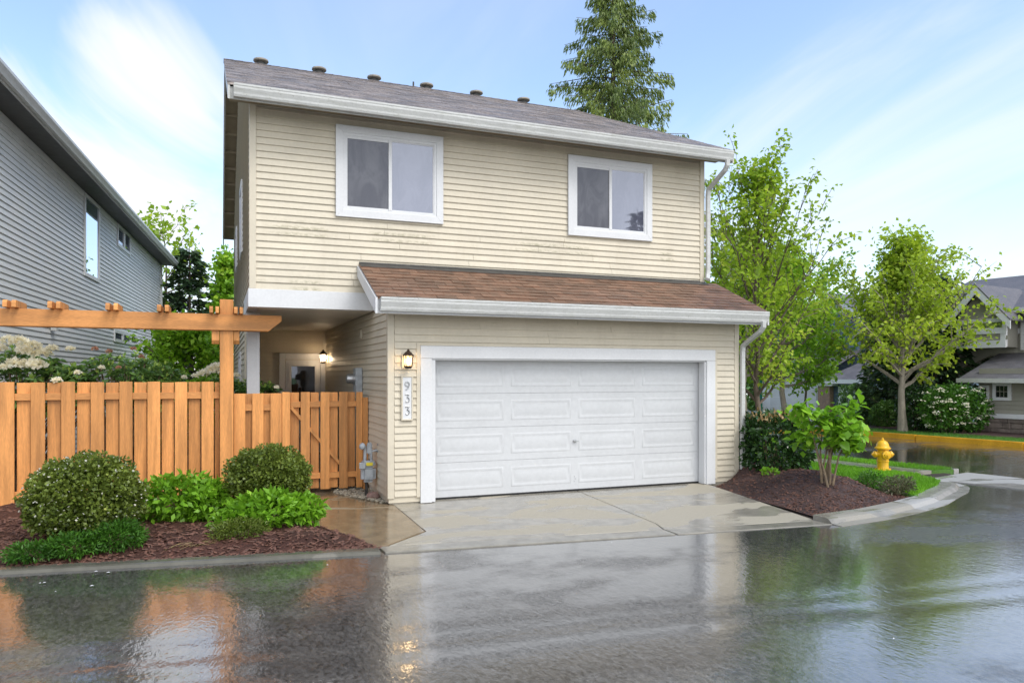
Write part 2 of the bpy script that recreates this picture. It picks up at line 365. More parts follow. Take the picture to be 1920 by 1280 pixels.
# ------------------------------------------------------------------ object helpers
WLOC = {}
def finish(o, parent, W):
    COL.objects.link(o)
    if parent is not None:
        o.parent = parent; o.location = Vector(W) - WLOC[parent.name]
    else:
        o.location = W
    WLOC[o.name] = Vector(W)
    return o
def tag(o, label, cat, group=None):
    o['label'] = label; o['category'] = cat
    if group: o['group'] = group
    return o
def kind(o, k): o['kind'] = k; return o
def thing(name, loc, label, cat, group=None):
    o = bpy.data.objects.new(name, None); o.empty_display_size = 0.2
    finish(o, None, Vector(loc)); return tag(o, label, cat, group)

class MB:
    def __init__(s): s.v = []; s.f = []
    def add(s, vs, fs):
        b = len(s.v); s.v += [tuple(v) for v in vs]; s.f += [tuple(b + i for i in f) for f in fs]; return s
    def box(s, a, b):
        (x0, y0, z0), (x1, y1, z1) = a, b
        return s.add([(x0, y0, z0), (x1, y0, z0), (x1, y1, z0), (x0, y1, z0), (x0, y0, z1), (x1, y0, z1), (x1, y1, z1), (x0, y1, z1)],
                     [(0, 3, 2, 1), (4, 5, 6, 7), (0, 1, 5, 4), (1, 2, 6, 5), (2, 3, 7, 6), (3, 0, 4, 7)])
    def prism(s, poly, ext):
        n = len(poly); e = Vector(ext); p = [Vector(q) for q in poly]
        return s.add(p + [q + e for q in p], [tuple(range(n))[::-1], tuple(range(n, 2 * n))] + [(i, (i + 1) % n, n + (i + 1) % n, n + i) for i in range(n)])
    def bar(s, a, b, w, h, up=(0, 0, 1)):
        a, b = Vector(a), Vector(b); d = (b - a).normalized(); u = Vector(up)
        side = d.cross(u).normalized(); u = side.cross(d).normalized()
        q = [a + side * sx * w / 2 + u * sz * h / 2 for sx, sz in ((-1, -1), (1, -1), (1, 1), (-1, 1))]
        return s.prism(q, b - a)
    def tube(s, path, rad, n=8, cap=True, squash=None):
        path = [Vector(p) for p in path]; k = len(path)
        if not hasattr(rad, '__len__'): rad = [rad] * k
        vs = []; ref = None
        for i, p in enumerate(path):
            t = (path[min(i + 1, k - 1)] - path[max(i - 1, 0)]).normalized()
            if ref is None: ref = Vector((1, 0, 0)) if abs(t.x) < 0.8 else Vector((0, 1, 0))
            a = (ref - t * ref.dot(t)).normalized(); b = t.cross(a); ref = a
            for j in range(n):
                an = 2 * math.pi * j / n
                vs.append(p + (a * math.cos(an) + b * math.sin(an)) * rad[i])
        fs = [(i * n + j, i * n + (j + 1) % n, (i + 1) * n + (j + 1) % n, (i + 1) * n + j) for i in range(k - 1) for j in range(n)]
        if cap: fs += [tuple(range(n))[::-1], tuple((k - 1) * n + j for j in range(n))]
        return s.add(vs, fs)
    def lathe(s, prof, c=(0, 0, 0), n=20, axis=(0, 0, 1)):
        ax = Vector(axis).normalized(); a = ax.orthogonal().normalized(); b = ax.cross(a); c = Vector(c)
        vs = [c + ax * h + (a * math.cos(2 * math.pi * j / n) + b * math.sin(2 * math.pi * j / n)) * max(r, 1e-4) for r, h in prof for j in range(n)]
        k = len(prof)
        fs = [(i * n + j, i * n + (j + 1) % n, (i + 1) * n + (j + 1) % n, (i + 1) * n + j) for i in range(k - 1) for j in range(n)]
        fs += [tuple(range(n))[::-1], tuple((k - 1) * n + j for j in range(n))]
        return s.add(vs, fs)
    def mesh(s, name, material, T=None, smooth=False, bevel=0.0, center=True, seg=1):
        vs = [Vector(v) for v in s.v]
        if T is not None: vs = [T @ v for v in vs]
        lo = Vector([min(v[i] for v in vs) for i in range(3)]); hi = Vector([max(v[i] for v in vs) for i in range(3)])
        W = (lo + hi) / 2 if center else Vector((0, 0, 0))
        me = bpy.data.meshes.new(name); me.from_pydata([v - W for v in vs], [], s.f); me.update()
        if bevel:
            bm = bmesh.new(); bm.from_mesh(me)
            bmesh.ops.recalc_face_normals(bm, faces=bm.faces)
            bmesh.ops.bevel(bm, geom=list(bm.edges), offset=bevel, segments=seg, affect='EDGES', clamp_overlap=True); bm.to_mesh(me); bm.free()
        else:
            bm = bmesh.new(); bm.from_mesh(me); bmesh.ops.recalc_face_normals(bm, faces=bm.faces); bm.to_mesh(me); bm.free()
        if smooth:
            me.shade_smooth()
            me.set_sharp_from_angle(angle=math.radians(42))
        me.materials.append(M[material])
        return me, W
    def build(s, name, material, parent=None, **kw):
        me, W = s.mesh(name, material, **kw)
        return finish(bpy.data.objects.new(name, me), parent, W)
def inst(name, me, parent, W, rot=(0, 0, 0), sc=(1, 1, 1)):
    o = bpy.data.objects.new(name, me); o.rotation_euler = rot; o.scale = sc
    return finish(o, parent, Vector(W))
def box(name, a, b, material, parent=None, bevel=0.0, **kw):
    return MB().box(a, b).build(name, material, parent, bevel=bevel, **kw)
def sheet(name, poly, z, material, parent=None, thick=0.0, zf=None):
    p = [Vector((q[0], q[1], (zf(q[0], q[1]) if zf else z))) for q in poly]
    mb = MB()
    if thick: mb.prism([q - Vector((0, 0, thick)) for q in p], (0, 0, thick))
    else: mb.add(p, [tuple(range(len(p)))])
    return mb.build(name, material, parent)

# ---- leaves
def unit(a): return a / np.maximum(np.linalg.norm(a, axis=1, keepdims=True), 1e-9)
def leaf_cloud(name, pts, size, material, parent=None, aspect=0.32, dirs=None, upw=0.7, rnd=None, fold=0.12, rng=None, droop=0.0, stuff=True):
    rng = rng or RNG
    pts = np.asarray(pts, float); N = len(pts)
    d = unit(rng.normal(size=(N, 3))) if dirs is None else unit(np.asarray(dirs, float))
    if droop: d = unit(d + np.array([0, 0, -droop]))
    n = unit(rng.normal(size=(N, 3)) + np.array([0, 0, upw * 2.0]))
    n = unit(n - d * np.sum(n * d, axis=1, keepdims=True)); s = np.cross(d, n)
    L = (np.ones(N) * size if np.isscalar(size) else np.asarray(size)) * rng.uniform(0.7, 1.25, N); L = L[:, None]
    w = L * aspect
    v = np.stack([pts, pts + d * L * 0.45 + s * w + n * L * fold, pts + d * L - n * L * fold * 0.6, pts + d * L * 0.45 - s * w + n * L * fold], axis=1)
    W = v.reshape(-1, 3).mean(axis=0)
    me = bpy.data.meshes.new(name)
    me.vertices.add(N * 4); me.vertices.foreach_set('co', (v.reshape(-1, 3) - W).astype(np.float32).ravel())
    me.loops.add(N * 4); me.loops.foreach_set('vertex_index', np.arange(N * 4, dtype=np.int32))
    me.polygons.add(N); me.polygons.foreach_set('loop_start', np.arange(0, N * 4, 4, dtype=np.int32))
    try: me.polygons.foreach_set('loop_total', np.full(N, 4, dtype=np.int32))
    except Exception: pass
    me.update(calc_edges=True)
    at = me.attributes.new('rnd', 'FLOAT', 'FACE')
    r = rng.uniform(0, 1, N) if rnd is None else np.clip(rnd + rng.normal(0, 0.16, N), 0, 1)
    at.data.foreach_set('value', r.astype(np.float32))
    me.materials.append(M[material])
    o = finish(bpy.data.objects.new(name, me), parent, Vector(W))
    if stuff: kind(o, 'stuff')
    return o

def make_tree(name, label, cat, base, height, radius, trunk_r, h0, prof, n1, n2, el, leaves, lsize, lmat, bark='bark', seed=1, curve=0.25, group=None,
              aspect=0.34, jitter=0.12, droop=0.15, lean=(0, 0), upw=0.5, nsub=1):
    rg = np.random.default_rng(seed); rd = random.Random(seed)
    root = thing(name, base, label, cat, group); B = Vector(base)
    tb = MB(); K = 9; tp = []
    for i in range(K):
        t = i / (K - 1)
        tp.append(B + Vector((lean[0] * t + rd.uniform(-1, 1) * 0.035 * height * 0.3 * (0 < i), lean[1] * t + rd.uniform(-1, 1) * 0.035 * height * 0.3 * (0 < i), height * 0.96 * t - 0.1 * (i == 0))))
    tb.tube(tp, [trunk_r * (1.35 if i == 0 else 1.0) * (1 - 0.93 * (i / (K - 1)) ** 0.9) + 0.008 for i in range(K)], 9)
    def trunk_at(h):
        f = min(0.999, max(0, h / (height * 0.96))) * (K - 1); i = int(f); return tp[i].lerp(tp[i + 1], f - i)
    anchors = []; clr = []; dirs = []
    bb = MB()
    for i in range(n1):
        t = (i + rd.random()) / n1
        h = height * (h0 + (0.97 - h0) * t)
        L = radius * prof(t) * rd.uniform(0.6, 1.25)
        az = i * 2.39996 + rd.uniform(-0.4, 0.4); e = math.radians(el[0] + (el[1] - el[0]) * t + rd.uniform(-8, 8))
        st = trunk_at(h - 0.06 * height * math.sin(e) * (1 - t))
        d = Vector((math.cos(az) * math.cos(e), math.sin(az) * math.cos(e), math.sin(e)))
        pth = []
        for k in range(6):
            s = k / 5
            pth.append(st + d * (L * s) + Vector((0, 0, curve * L * s * s)) + Vector((rd.uniform(-1, 1), rd.uniform(-1, 1), rd.uniform(-1, 1))) * 0.035 * L * (k > 0))
        r0 = max(0.012, trunk_r * 0.42 * (1 - t) + 0.012)
        bb.tube(pth, [r0 * (1 - 0.85 * k / 5) for k in range(6)], 5, cap=False)
        cbase = rd.uniform(0.12, 0.72)
        for j in range(n2):
            s = 0.22 + 0.78 * (j + rd.random()) / n2
            f = min(s, 0.999) * 5; a = int(f); sp = pth[a].lerp(pth[min(a + 1, 5)], f - a)
            dd = (pth[min(a + 1, 5)] - pth[a]).normalized()
            rv = Vector((rd.gauss(0, 1), rd.gauss(0, 1), rd.gauss(0.25, 0.7)))
            dd = (dd * 0.9 + rv.normalized() * 0.95).normalized()
            l2 = L * (0.42 * (1 - 0.45 * s)) * rd.uniform(0.6, 1.2) + 0.12
            ep = sp + dd * l2 + Vector((0, 0, 0.1 * l2))
            bb.tube([sp, sp.lerp(ep, 0.5) + Vector((0, 0, 0.04 * l2)), ep], [r0 * 0.3 + 0.003, r0 * 0.2 + 0.003, 0.003], 3, cap=False)
            m = max(1, int(leaves / (n1 * n2)))
            for q in range(m):
                u = rd.random() ** 0.7
                anchors.append(sp.lerp(ep, u)); clr.append(cbase + 0.25 * rd.random()); dirs.append(dd)
    tk = tb.build('trunk', bark, root, smooth=True)
    bb.build('branches', bark, root, smooth=True)
    A = np.array([tuple(a) for a in anchors]); N = len(A)
    A = A + rg.normal(0, jitter, (N, 3)); D = np.array([tuple(a) for a in dirs]) * 0.5 + rg.normal(0, 0.7, (N, 3))
    leaf_cloud('crown', A, lsize, lmat, root, aspect=aspect, dirs=D, rnd=np.array(clr), rng=rg, droop=droop, upw=upw)
    return root

def make_conifer(name, label, base, height, radius, trunk_r, lmat, n, per, lsize, seed, droop=1.2, zmin=0.08, cat='tree', aspect=0.22, power=0.85, sag=0.18, upturn=0.0, bark='bark', hang=0.3):
    rg = np.random.default_rng(seed); rd = random.Random(seed)
    root = thing(name, base, label, cat); B = Vector(base)
    MB().tube([B + Vector((0, 0, -0.1)), B + Vector((0.02, 0, height * 0.5)), B + Vector((0, 0.03, height))], [trunk_r, trunk_r * 0.55, 0.012], 9).build('trunk', bark, root, smooth=True)
    bb = MB(); P = []; D = []; C = []
    for i in range(n):
        t = (i + rd.random()) / n; h = height * (zmin + (0.985 - zmin) * t)
        L = radius * ((1 - t) ** power) * rd.uniform(0.5, 1.25) + 0.12
        az = i * 2.39996 + rd.uniform(-0.5, 0.5); d = Vector((math.cos(az), math.sin(az), 0))
        e = 0.30 * t + 0.05 + rd.uniform(-0.1, 0.1)
        pth = [B + Vector((0, 0, h)) + d * (L * s) + Vector((0, 0, L * (e * s - sag * s * s * 2 + upturn * s ** 3))) for s in (0, 0.25, 0.5, 0.75, 1)]
        bb.tube(pth, [0.008 + 0.010 * L * (1 - k / 4) for k in range(5)], 4, cap=False)
        cb = rd.uniform(0.1, 0.75)
        m = max(4, int(per * (0.25 + L / radius)))
        side = Vector((-d.y, d.x, 0))
        for q in range(m):
            s = 0.12 + 0.88 * rd.random() ** 0.75; f = min(s, 0.999) * 4; a = int(f); p = pth[a].lerp(pth[a + 1], f - a)
            w = 0.30 * L * (1.05 - s) + 0.10
            P.append(tuple(p + side * rd.gauss(0, w * 0.5) + Vector((0, 0, -abs(rd.gauss(0, hang * 0.35)))))); C.append(cb + 0.2 * rd.random())
            D.append(tuple(d * 0.7 + side * rd.gauss(0, 0.6) + Vector((0, 0, rd.gauss(-0.1, 0.25)))))
    bb.build('branches', bark, root)
    leaf_cloud('crown', P, lsize, lmat, root, aspect=aspect, dirs=D, rnd=np.array(C), rng=rg, droop=droop, upw=0.2)
    return root

def make_bush(name, label, base, blobs, n, lsize, lmat, seed, cat='shrub', aspect=0.36, shell=0.72, upw=0.4, group=None, box_p=None, stems=8, out=0.55, flat=True, toplight=0.0):
    """dense leafy shrub: leaves through the outer shell of one or more lobes, over a set of woody stems"""
    rg = np.random.default_rng(seed); rd = random.Random(seed)
    root = thing(name, base, label, cat, group); B = Vector(base)
    st = MB(); P = []; D = []; C = []
    tot = sum(b[3] * b[4] * b[5] for b in blobs)
    for (cx, cy, cz, rx, ry, rz) in blobs:
        k = int(n * rx * ry * rz / tot)
        v = unit(rg.normal(size=(k, 3)))
        if box_p:
            q = np.max(np.abs(v), axis=1, keepdims=True); pn = np.sum(np.abs(v) ** box_p, axis=1, keepdims=True) ** (1 / box_p); v = v / pn
        r = shell + (1 - shell) * rg.random((k, 1)) ** 0.6
        lump = 1 + 0.09 * np.sin(v[:, :1] * 9 + seed) * np.cos(v[:, 1:2] * 8 + seed * 2) + 0.05 * np.sin(v[:, 2:] * 14 + v[:, :1] * 6)
        p = v * r * lump * np.array([rx, ry, rz]) + np.array([cx, cy, cz])
        keep = p[:, 2] > 0.015
        p = p[keep]; v = v[keep]
        P.append(p + np.array(B)); D.append(v * out + rg.normal(0, 0.6, v.shape))
        cl = 0.40 + 0.28 * np.sin(p[:, 0] * 7 + seed) * np.sin(p[:, 1] * 8) * np.sin(p[:, 2] * 9 + 1)
        C.append(cl)
        for j in range(stems):
            a = rd.uniform(0, 6.28); rr = rd.uniform(0.2, 0.8)
            e = B + Vector((cx + math.cos(a) * rx * rr, cy + math.sin(a) * ry * rr, cz + rz * rd.uniform(0.1, 0.55)))
            s0 = B + Vector((cx * 0.7 + rd.uniform(-0.1, 0.1) * rx, cy * 0.7 + rd.uniform(-0.1, 0.1) * ry, -0.04))
            st.tube([s0, s0.lerp(e, 0.5) + Vector((rd.uniform(-.05, .05), rd.uniform(-.05, .05), 0.02)), e], [0.014, 0.009, 0.003], 5, cap=False)
    st.build('stems', 'stem', root)
    leaf_cloud('foliage', np.concatenate(P), lsize, lmat, root, aspect=aspect, dirs=np.concatenate(D), rnd=np.concatenate(C), rng=rg, upw=upw)
    return root

# ================================================================== THE SETTING
# one sheet of earth to the horizon
xs = sorted(set([-900, -400, -150, -60] + list(range(-40, 81, 4)) + [120, 250, 500, 900]))
ys = sorted(set([-900, -300, -100, -50] + list(range(-30, 61, 3)) + [80, 120, 250, 500, 900]))
g = MB(); nx = len(xs)
g.add([(x, y, -0.30 + dip(y)) for y in ys for x in xs], [(j * nx + i, j * nx + i + 1, (j + 1) * nx + i + 1, (j + 1) * nx + i) for j in range(len(ys) - 1) for i in range(nx - 1)])
kind(g.build('ground', 'turf', center=False), 'structure')

# asphalt: lane in front of the house and the street beside it, with a shallow drainage valley
V0, V1 = Vector((2.26, 5.24, 0)), Vector((6.91, 4.60, 0)); VD = (V1 - V0).normalized(); VN = Vector((-VD.y, VD.x, 0))
def road_z(x, y):
    d = (Vector((x, y, 0)) - V0).dot(VN) + 0.05 * math.sin(x * 1.3)
    val = -0.009 * math.exp(-(d / 0.14) ** 2) - 0.006 * math.exp(-((d - 0.35) / 0.12) ** 2) + 0.010 * smooth(0.1, 2.5, abs(d)) - 0.010
    w = smooth(9.5, 8.0, y) * smooth(13, 10.5, x)
    und = 0.003 * math.sin(x * 0.8 + 1.2) * math.sin(y * 1.1)
    return -0.08 + dip(y) + (val + und) * w
rx = [-45, -30, -20, -14, -10, -8] + [(-6 + 0.16 * i) for i in range(126)] + [15, 17, 19, 21, 24, 30, 40, 60, 90]
ry = [-60, -30, -15, -8, -4, -2, 0, 1, 2] + [2.6 + 0.11 * i for i in range(62)] + [10, 11, 12, 14, 16, 18, 20, 22, 24, 26, 28, 30, 31, 34, 40, 60, 120]
g = MB(); nx = len(rx)
g.add([(x, y, road_z(x, y)) for y in ry for x in rx], [(j * nx + i, j * nx + i + 1, (j + 1) * nx + i + 1, (j + 1) * nx + i) for j in range(len(ry) - 1) for i in range(nx - 1)])
kind(g.build('road', 'wet_asphalt', center=False, smooth=True), 'structure')

def edge_l(x): return 8.25 - 0.155 * (x - 1.6)            # road edge along the left bed
def edge_d(x): return 8.23 - 0.105 * (x - 1.75)           # road edge along the driveway

# ---- left lot earth (raised block under bed, fence and houses)
lot = [(-40, edge_l(-40) + 0.25), (1.70, 8.50), (7.70, 7.90), (8.0, 7.95), (10.2, 8.35), (11.3, 8.95), (12.2, 9.55), (13.2, 10.3), (13.75, 10.6), (12.0, 17.4), (9.5, 27), (9.5, 40), (-40, 40)]
kind(MB().prism([(x, y, -0.27) for x, y in lot], (0, 0, 0.20)).build('lot_earth', 'earth', center=False), 'structure')

# ---- kerb in front of the left bed
kerb = kind(bpy.data.objects.new('kerb', None), 'structure'); finish(kerb, None, Vector((-1, 8.6, 0)))
xk = [-13.0, -9.4, -5.9, -2.45, 1.69]
for a, b in zip(xk[:-1], xk[1:]):
    a += 0.006; b -= 0.006
    prof = [(-0.02, -0.2), (-0.02, -0.078), (0.0, -0.05), (0.03, -0.040), (0.14, -0.034), (0.14, -0.2)]
    vs = [(x, edge_l(x) + o, z) for x in (a, b) for o, z in prof]; n = len(prof)
    MB().add(vs, [tuple(range(n)), tuple(range(n, 2 * n))[::-1]] + [(i, (i + 1) % n, n + (i + 1) % n, n + i) for i in range(n)]).build('kerb_stone', 'kerb_wet', kerb)

# ---- driveway: separate slabs with open joints
drive = kind(bpy.data.objects.new('driveway', None), 'structure'); finish(drive, None, Vector((5, 9.5, 0)))
def dz(x, y): return -0.068 * min(1, max(0, (10.95 - y) / 3.1)) - 0.002
def slab(poly, material='driveway_concrete', name='slab', th=0.18, par=drive, zf=dz):
    p = [Vector((x, y, zf(x, y))) for x, y in poly]; n = len(p)
    mb = MB().add([q - Vector((0, 0, th)) for q in p] + p, [tuple(range(n))[::-1], tuple(range(n, 2 * n))] + [(i, (i + 1) % n, n + (i + 1) % n, n + i) for i in range(n)])
    return mb.build(name, material, par, bevel=0.006)
jf = lambda x: edge_d(x) + 0.27
slab([(2.43, 11.18), (2.43, 9.05), (1.84, jf(1.84) + .02), (5.33, jf(5.33) + .012), (5.42, 8.45), (5.56, 11.18)])
slab([(5.575, 11.18), (5.435, 8.45), (5.345, jf(5.345) + .012), (7.62, jf(7.62) + .012), (8.02, 10.72), (8.02, 11.18)])
for a, b in ((1.72, 5.33), (5.345, 7.66)):
    slab([(a, jf(a)), (a + .02, edge_d(a)), (b, edge_d(b)), (b, jf(b))][::-1], 'kerb_concrete', 'gutter_pan')
# walk to the gate
walk = kind(bpy.data.objects.new('garden_path', None), 'structure'); finish(walk, None, Vector((1.8, 10.5, 0)))
wz = lambda x, y: dz(x, y) + 0.004
slab([(1.30, 12.9), (1.22, 10.9), (2.415, 10.9), (2.415, 12.9)][::-1], 'walk_concrete', 'slab', par=walk, zf=lambda x, y: 0.0)
slab([(1.22, 10.885), (1.14, 9.7), (1.58, 8.56), (1.70, jf(1.70) + .01), (1.825, jf(1.82) + .03), (2.415, 9.06), (2.415, 10.885)], 'walk_concrete', 'slab', par=walk, zf=wz)
porch = kind(box('porch_floor', (0.5, 12.92, -0.1), (2.32, 17.74, 0.10), 'walk_concrete'), 'structure')

# ---- left planting bed
def grid(name, fx, nu, nv, material, **kw):
    mb = MB(); mb.add([fx(i / nu, j / nv) for j in range(nv + 1) for i in range(nu + 1)],
                      [(j * (nu + 1) + i, j * (nu + 1) + i + 1, (j + 1) * (nu + 1) + i + 1, (j + 1) * (nu + 1) + i) for j in range(nv) for i in range(nu)])
    return mb.build(name, material, smooth=True, **kw)
def lump(x, y): return 0.018 * math.sin(x * 5.1 + y * 3) * math.sin(y * 6.3 - x) + 0.012 * math.sin(x * 13 + 2) * math.sin(y * 11 + x * 4)
def bed_z(x, y):
    e = smooth(0, 0.5, y - edge_l(x) - 0.11)
    r = smooth(0.02, 0.5, xr_bed(y) - x)
    return -0.048 + 0.128 * e * (0.35 + 0.65 * r) + (lump(x, y) * 1.2 * e * r)
def xr_bed(y):
    if y > 10.9: return 1.24 + 0.04 * (y - 10.9)
    if y > 9.7: return 1.16 + (y - 9.7) * 0.067
    return 1.16 + (9.7 - y) * 0.385
def bed_pt(s, t):
    x = -9 + s * 10.2
    for _ in range(4):
        y = edge_l(x) + 0.125 + t * (14.0 - edge_l(x) - 0.125); x = -9 + s * (xr_bed(y) + 9.03)
    return (x, y, bed_z(x, y))
kind(grid('planting_bed', bed_pt, 130, 80, 'mulch_left'), 'structure')

# ---- corner bed on the right: a mound of bark mulch
def polyl(pts, t):
    d = [0]
    for a, b in zip(pts[:-1], pts[1:]): d.append(d[-1] + math.dist(a, b))
    q = t * d[-1]
    for i in range(len(pts) - 1):
        if q <= d[i + 1] + 1e-9:
            f = (q - d[i]) / (d[i + 1] - d[i]); return (pts[i][0] + f * (pts[i + 1][0] - pts[i][0]), pts[i][1] + f * (pts[i + 1][1] - pts[i][1]))
    return pts[-1]
LB = [(7.70, 7.97), (8.04, 10.72), (8.40, 10.9), (8.76, 10.95), (8.76, 16)]
RB = [(10.28, 8.42), (10.42, 9.1), (10.5, 10.0), (10.65, 11.2), (10.9, 12.6), (11.3, 16)]
def mound_pt(s, t):
    a, b = polyl(LB, t), polyl(RB, t); x = a[0] + (b[0] - a[0]) * s; y = a[1] + (b[1] - a[1]) * s
    e = smooth(0, 0.28, s) * smooth(1, 0.72, s) * smooth(0, 0.16, t)
    h = 0.24 * e * math.exp(-((x - 9.2) / 0.9) ** 2) + 0.10 * e
    return (x, y, -0.045 + h + lump(x, y) * e * 1.3)
def mound_z(x, y):
    best = 0; bd = 9
    for i in range(21):
        for j in range(21):
            p = mound_pt(i / 20, j / 20); d = (p[0] - x) ** 2 + (p[1] - y) ** 2
            if d < bd: bd = d; best = p[2]
    return best
kind(grid('mulch_bed', mound_pt, 80, 110, 'mulch'), 'structure')

# ---- corner kerb (curved), lawn, sidewalk, verge
KR = [(7.64, 7.62), (8.6, 7.74), (9.52, 7.98), (10.4, 8.28), (11.27, 8.72), (11.85, 9.0), (12.35, 9.35), (12.55, 9.75), (12.62, 10.05)]
ck = kind(bpy.data.objects.new('corner_kerb', None), 'structure'); finish(ck, None, Vector((10, 8.3, 0)))
def offs(pts, d):
    r = []
    for i, p in enumerate(pts):
        a = pts[max(0, i - 1)]; b = pts[min(len(pts) - 1, i + 1)]; t = Vector((b[0] - a[0], b[1] - a[1], 0)).normalized()
        r.append((p[0] - t.y * d, p[1] + t.x * d))
    return r
KF = [polyl(KR, i / 40) for i in range(41)]
kprof = [(-0.16, -0.2), (-0.16, -0.074), (0.0, -0.066), (0.05, -0.015), (0.11, 0.0), (0.30, 0.005), (0.30, -0.2)]
for a, b in ((0, 14), (14, 28), (28, 40)):
    seg = KF[a:b + 1]; lines = [offs(KF, o)[a:b + 1] for o, z in kprof]; n = len(kprof); m = len(seg)
    if a: lines = [[(l[0][0] + (l[1][0] - l[0][0]) * .03, l[0][1] + (l[1][1] - l[0][1]) * .03)] + l[1:] for l in lines]
    vs = [(lines[k][i][0], lines[k][i][1], kprof[k][1] if k not in (1,) else -0.074) for i in range(m) for k in range(n)]
    fs = [(i * n + k, i * n + (k + 1) % n, (i + 1) * n + (k + 1) % n, (i + 1) * n + k) for i in range(m - 1) for k in range(n)] + [tuple(range(n)), tuple(range((m - 1) * n, m * n))[::-1]]
    MB().add(vs, fs).build('kerb_stone', 'kerb_concrete' if a == 0 else 'pale_concrete', ck)
inner = offs(KF, 0.30)
def walk_x(y): return 12.50 - 0.20 * (y - 10.6)                  # left edge of the sidewalk
lawn_poly = [p for p in inner if p[0] > 10.25 and p[1] < 10.2] + [(12.55, 10.35)] + [(walk_x(y) - 0.01, y) for y in (10.6, 12, 14, 18)] + [(11.2, 18)] + [RB[5], RB[4], RB[3], RB[2], RB[1], RB[0]]
kind(sheet('lawn', lawn_poly, -0.012, 'turf', thick=0.1), 'structure')
sw = kind(bpy.data.objects.new('sidewalk', None), 'structure'); finish(sw, None, Vector((12.7, 12, 0)))
yy = 10.62
for k in range(9):
    y2 = yy + 1.15
    sheet('slab', [(walk_x(yy), yy), (walk_x(yy) + 0.86, yy + 0.10), (walk_x(y2) + 0.86, y2 + 0.09), (walk_x(y2), y2 - 0.012)], 0.0, 'kerb_concrete', sw, thick=0.12); yy = y2
verge_poly = [(walk_x(y) + 0.87, y + .1) for y in (10.62, 12, 14, 18)] + [(walk_x(y) + 1.50, y + .1) for y in (18, 14, 12, 10.62)]
kind(sheet('verge', verge_poly, -0.012, 'turf', thick=0.1), 'structure')
sk = kind(bpy.data.objects.new('street_kerb', None), 'structure'); finish(sk, None, Vector((13.9, 13, 0)))
yy = 10.72
for k in range(3):
    y2 = yy + 2.9
    sheet('kerb_stone', [(walk_x(yy) + 1.51, yy), (walk_x(yy) + 1.66, yy), (walk_x(y2) + 1.66, y2 - .01), (walk_x(y2) + 1.51, y2 - .01)], 0.0, 'pale_concrete', sk, thick=0.2); yy = y2
# concrete valley gutter across the mouth of the lane
vg = kind(bpy.data.objects.new('valley_gutter', None), 'structure'); finish(vg, None, Vector((13.6, 7, 0)))
def vx(y): return 12.78 + 0.20 * (10.2 - y)
yy = 10.58
for k in range(5):
    y2 = yy - 3.2
    sheet('slab', [(vx(yy) - 0.05 * (k == 0), yy - 0.35 * (k == 0)), (vx(yy) + 1.5, yy), (vx(y2) + 1.5, y2 + .012), (vx(y2), y2 + .012)][::-1], -0.064, 'pale_concrete', vg, thick=0.1); yy = y2

# ---- far side of the street
KD = Vector((-0.177, 0.984, 0)).normalized(); KN = Vector((0.984, 0.177, 0)).normalized(); K0 = Vector((20.44, 13.59, 0))
def far(t, o): p = K0 + KD * t + KN * o; return (p.x, p.y)
yk = kind(bpy.data.objects.new('yellow_kerb', None), 'structure'); finish(yk, None, Vector((20, 16, 0)))
t0 = -9.0
for k in range(10):
    t1 = t0 + 3.0
    a = [far(t0 + .008, 0), far(t0 + .008, 0.20), far(t1 - .008, 0.20), far(t1 - .008, 0)]
    p = [Vector((x, y, 0.075 + dip(y))) for x, y in a]
    MB().prism([q - Vector((0, 0, 0.22)) for q in p], (0, 0, 0.22)).build('kerb_stone', 'kerb_yellow', yk, bevel=0.02, seg=2); t0 = t1
def far_z(t, o): y = far(t, o)[1]; return 0.065 + dip(y) + 0.03 * smooth(0.2, 4, o)
def far_sheet(name, t0, t1, o0, o1, material, dzz=0.0, nt=26, no=6):
    def f(s, q): x, y = far(t0 + (t1 - t0) * q, o0 + (o1 - o0) * s); return (x, y, far_z(t0 + (t1 - t0) * q, o0 + (o1 - o0) * s) + dzz)
    return kind(grid(name, f, no, nt, material), 'structure')
far_sheet('far_lawn', -14, 60, 0.205, 40, 'turf', 0, 40, 20)
far_sheet('far_mulch', -9, 7.2, 1.25, 3.6, 'mulch', 0.006)
far_drive = far_sheet('far_driveway', 14.5, 20.5, 0.21, 14, 'pale_concrete', 0.006)

# ================================================================== THE HOUSE
house = thing('house', (4.6, 11.9, 0), 'two-storey beige siding house with white two-car garage door', 'house')
WY, GY = 11.87, 10.85
EXPO = 0.1052
def siding(parent, o, along, nrm, length, z0, z1, material='siding', openings=(), expo=EXPO, t0=0.002, t1=0.022, clip=None, name='siding_plank'):
    o, a, n = Vector(o), Vector(along), Vector(nrm)
    z = z0
    while z < z1 - 0.012:
        zt = min(z + expo, z1); mid = (z + zt) / 2
        iv = [(0.0, length)] if clip is None else [clip(mid)]
        for (a0, a1, b0, b1) in openings:
            if b0 < mid < b1:
                nv = []
                for s, e in iv:
                    if a0 > s: nv.append((s, min(e, a0)))
                    if a1 < e: nv.append((max(s, a1), e))
                iv = nv
        jv = []
        for s, e in iv:                                            # boards come in lengths: staggered butt joints
            while e - s > 3.75:
                k_ = s + random.uniform(1.3, 3.6); jv.append((s, k_ - 0.002)); s = k_ + 0.002
            jv.append((s, e))
        for s, e in jv:
            if e - s < 0.02: continue
            p0 = o + a * s
            q = [p0 + Vector((0, 0, z)), p0 + n * t1 + Vector((0, 0, z)), p0 + n * (t1 - 0.001) + Vector((0, 0, z + 0.010)), p0 + n * t0 + Vector((0, 0, zt)), p0 + Vector((0, 0, zt))]
            MB().prism(q, a * (e - s)).build(name, material, parent)
        z = zt
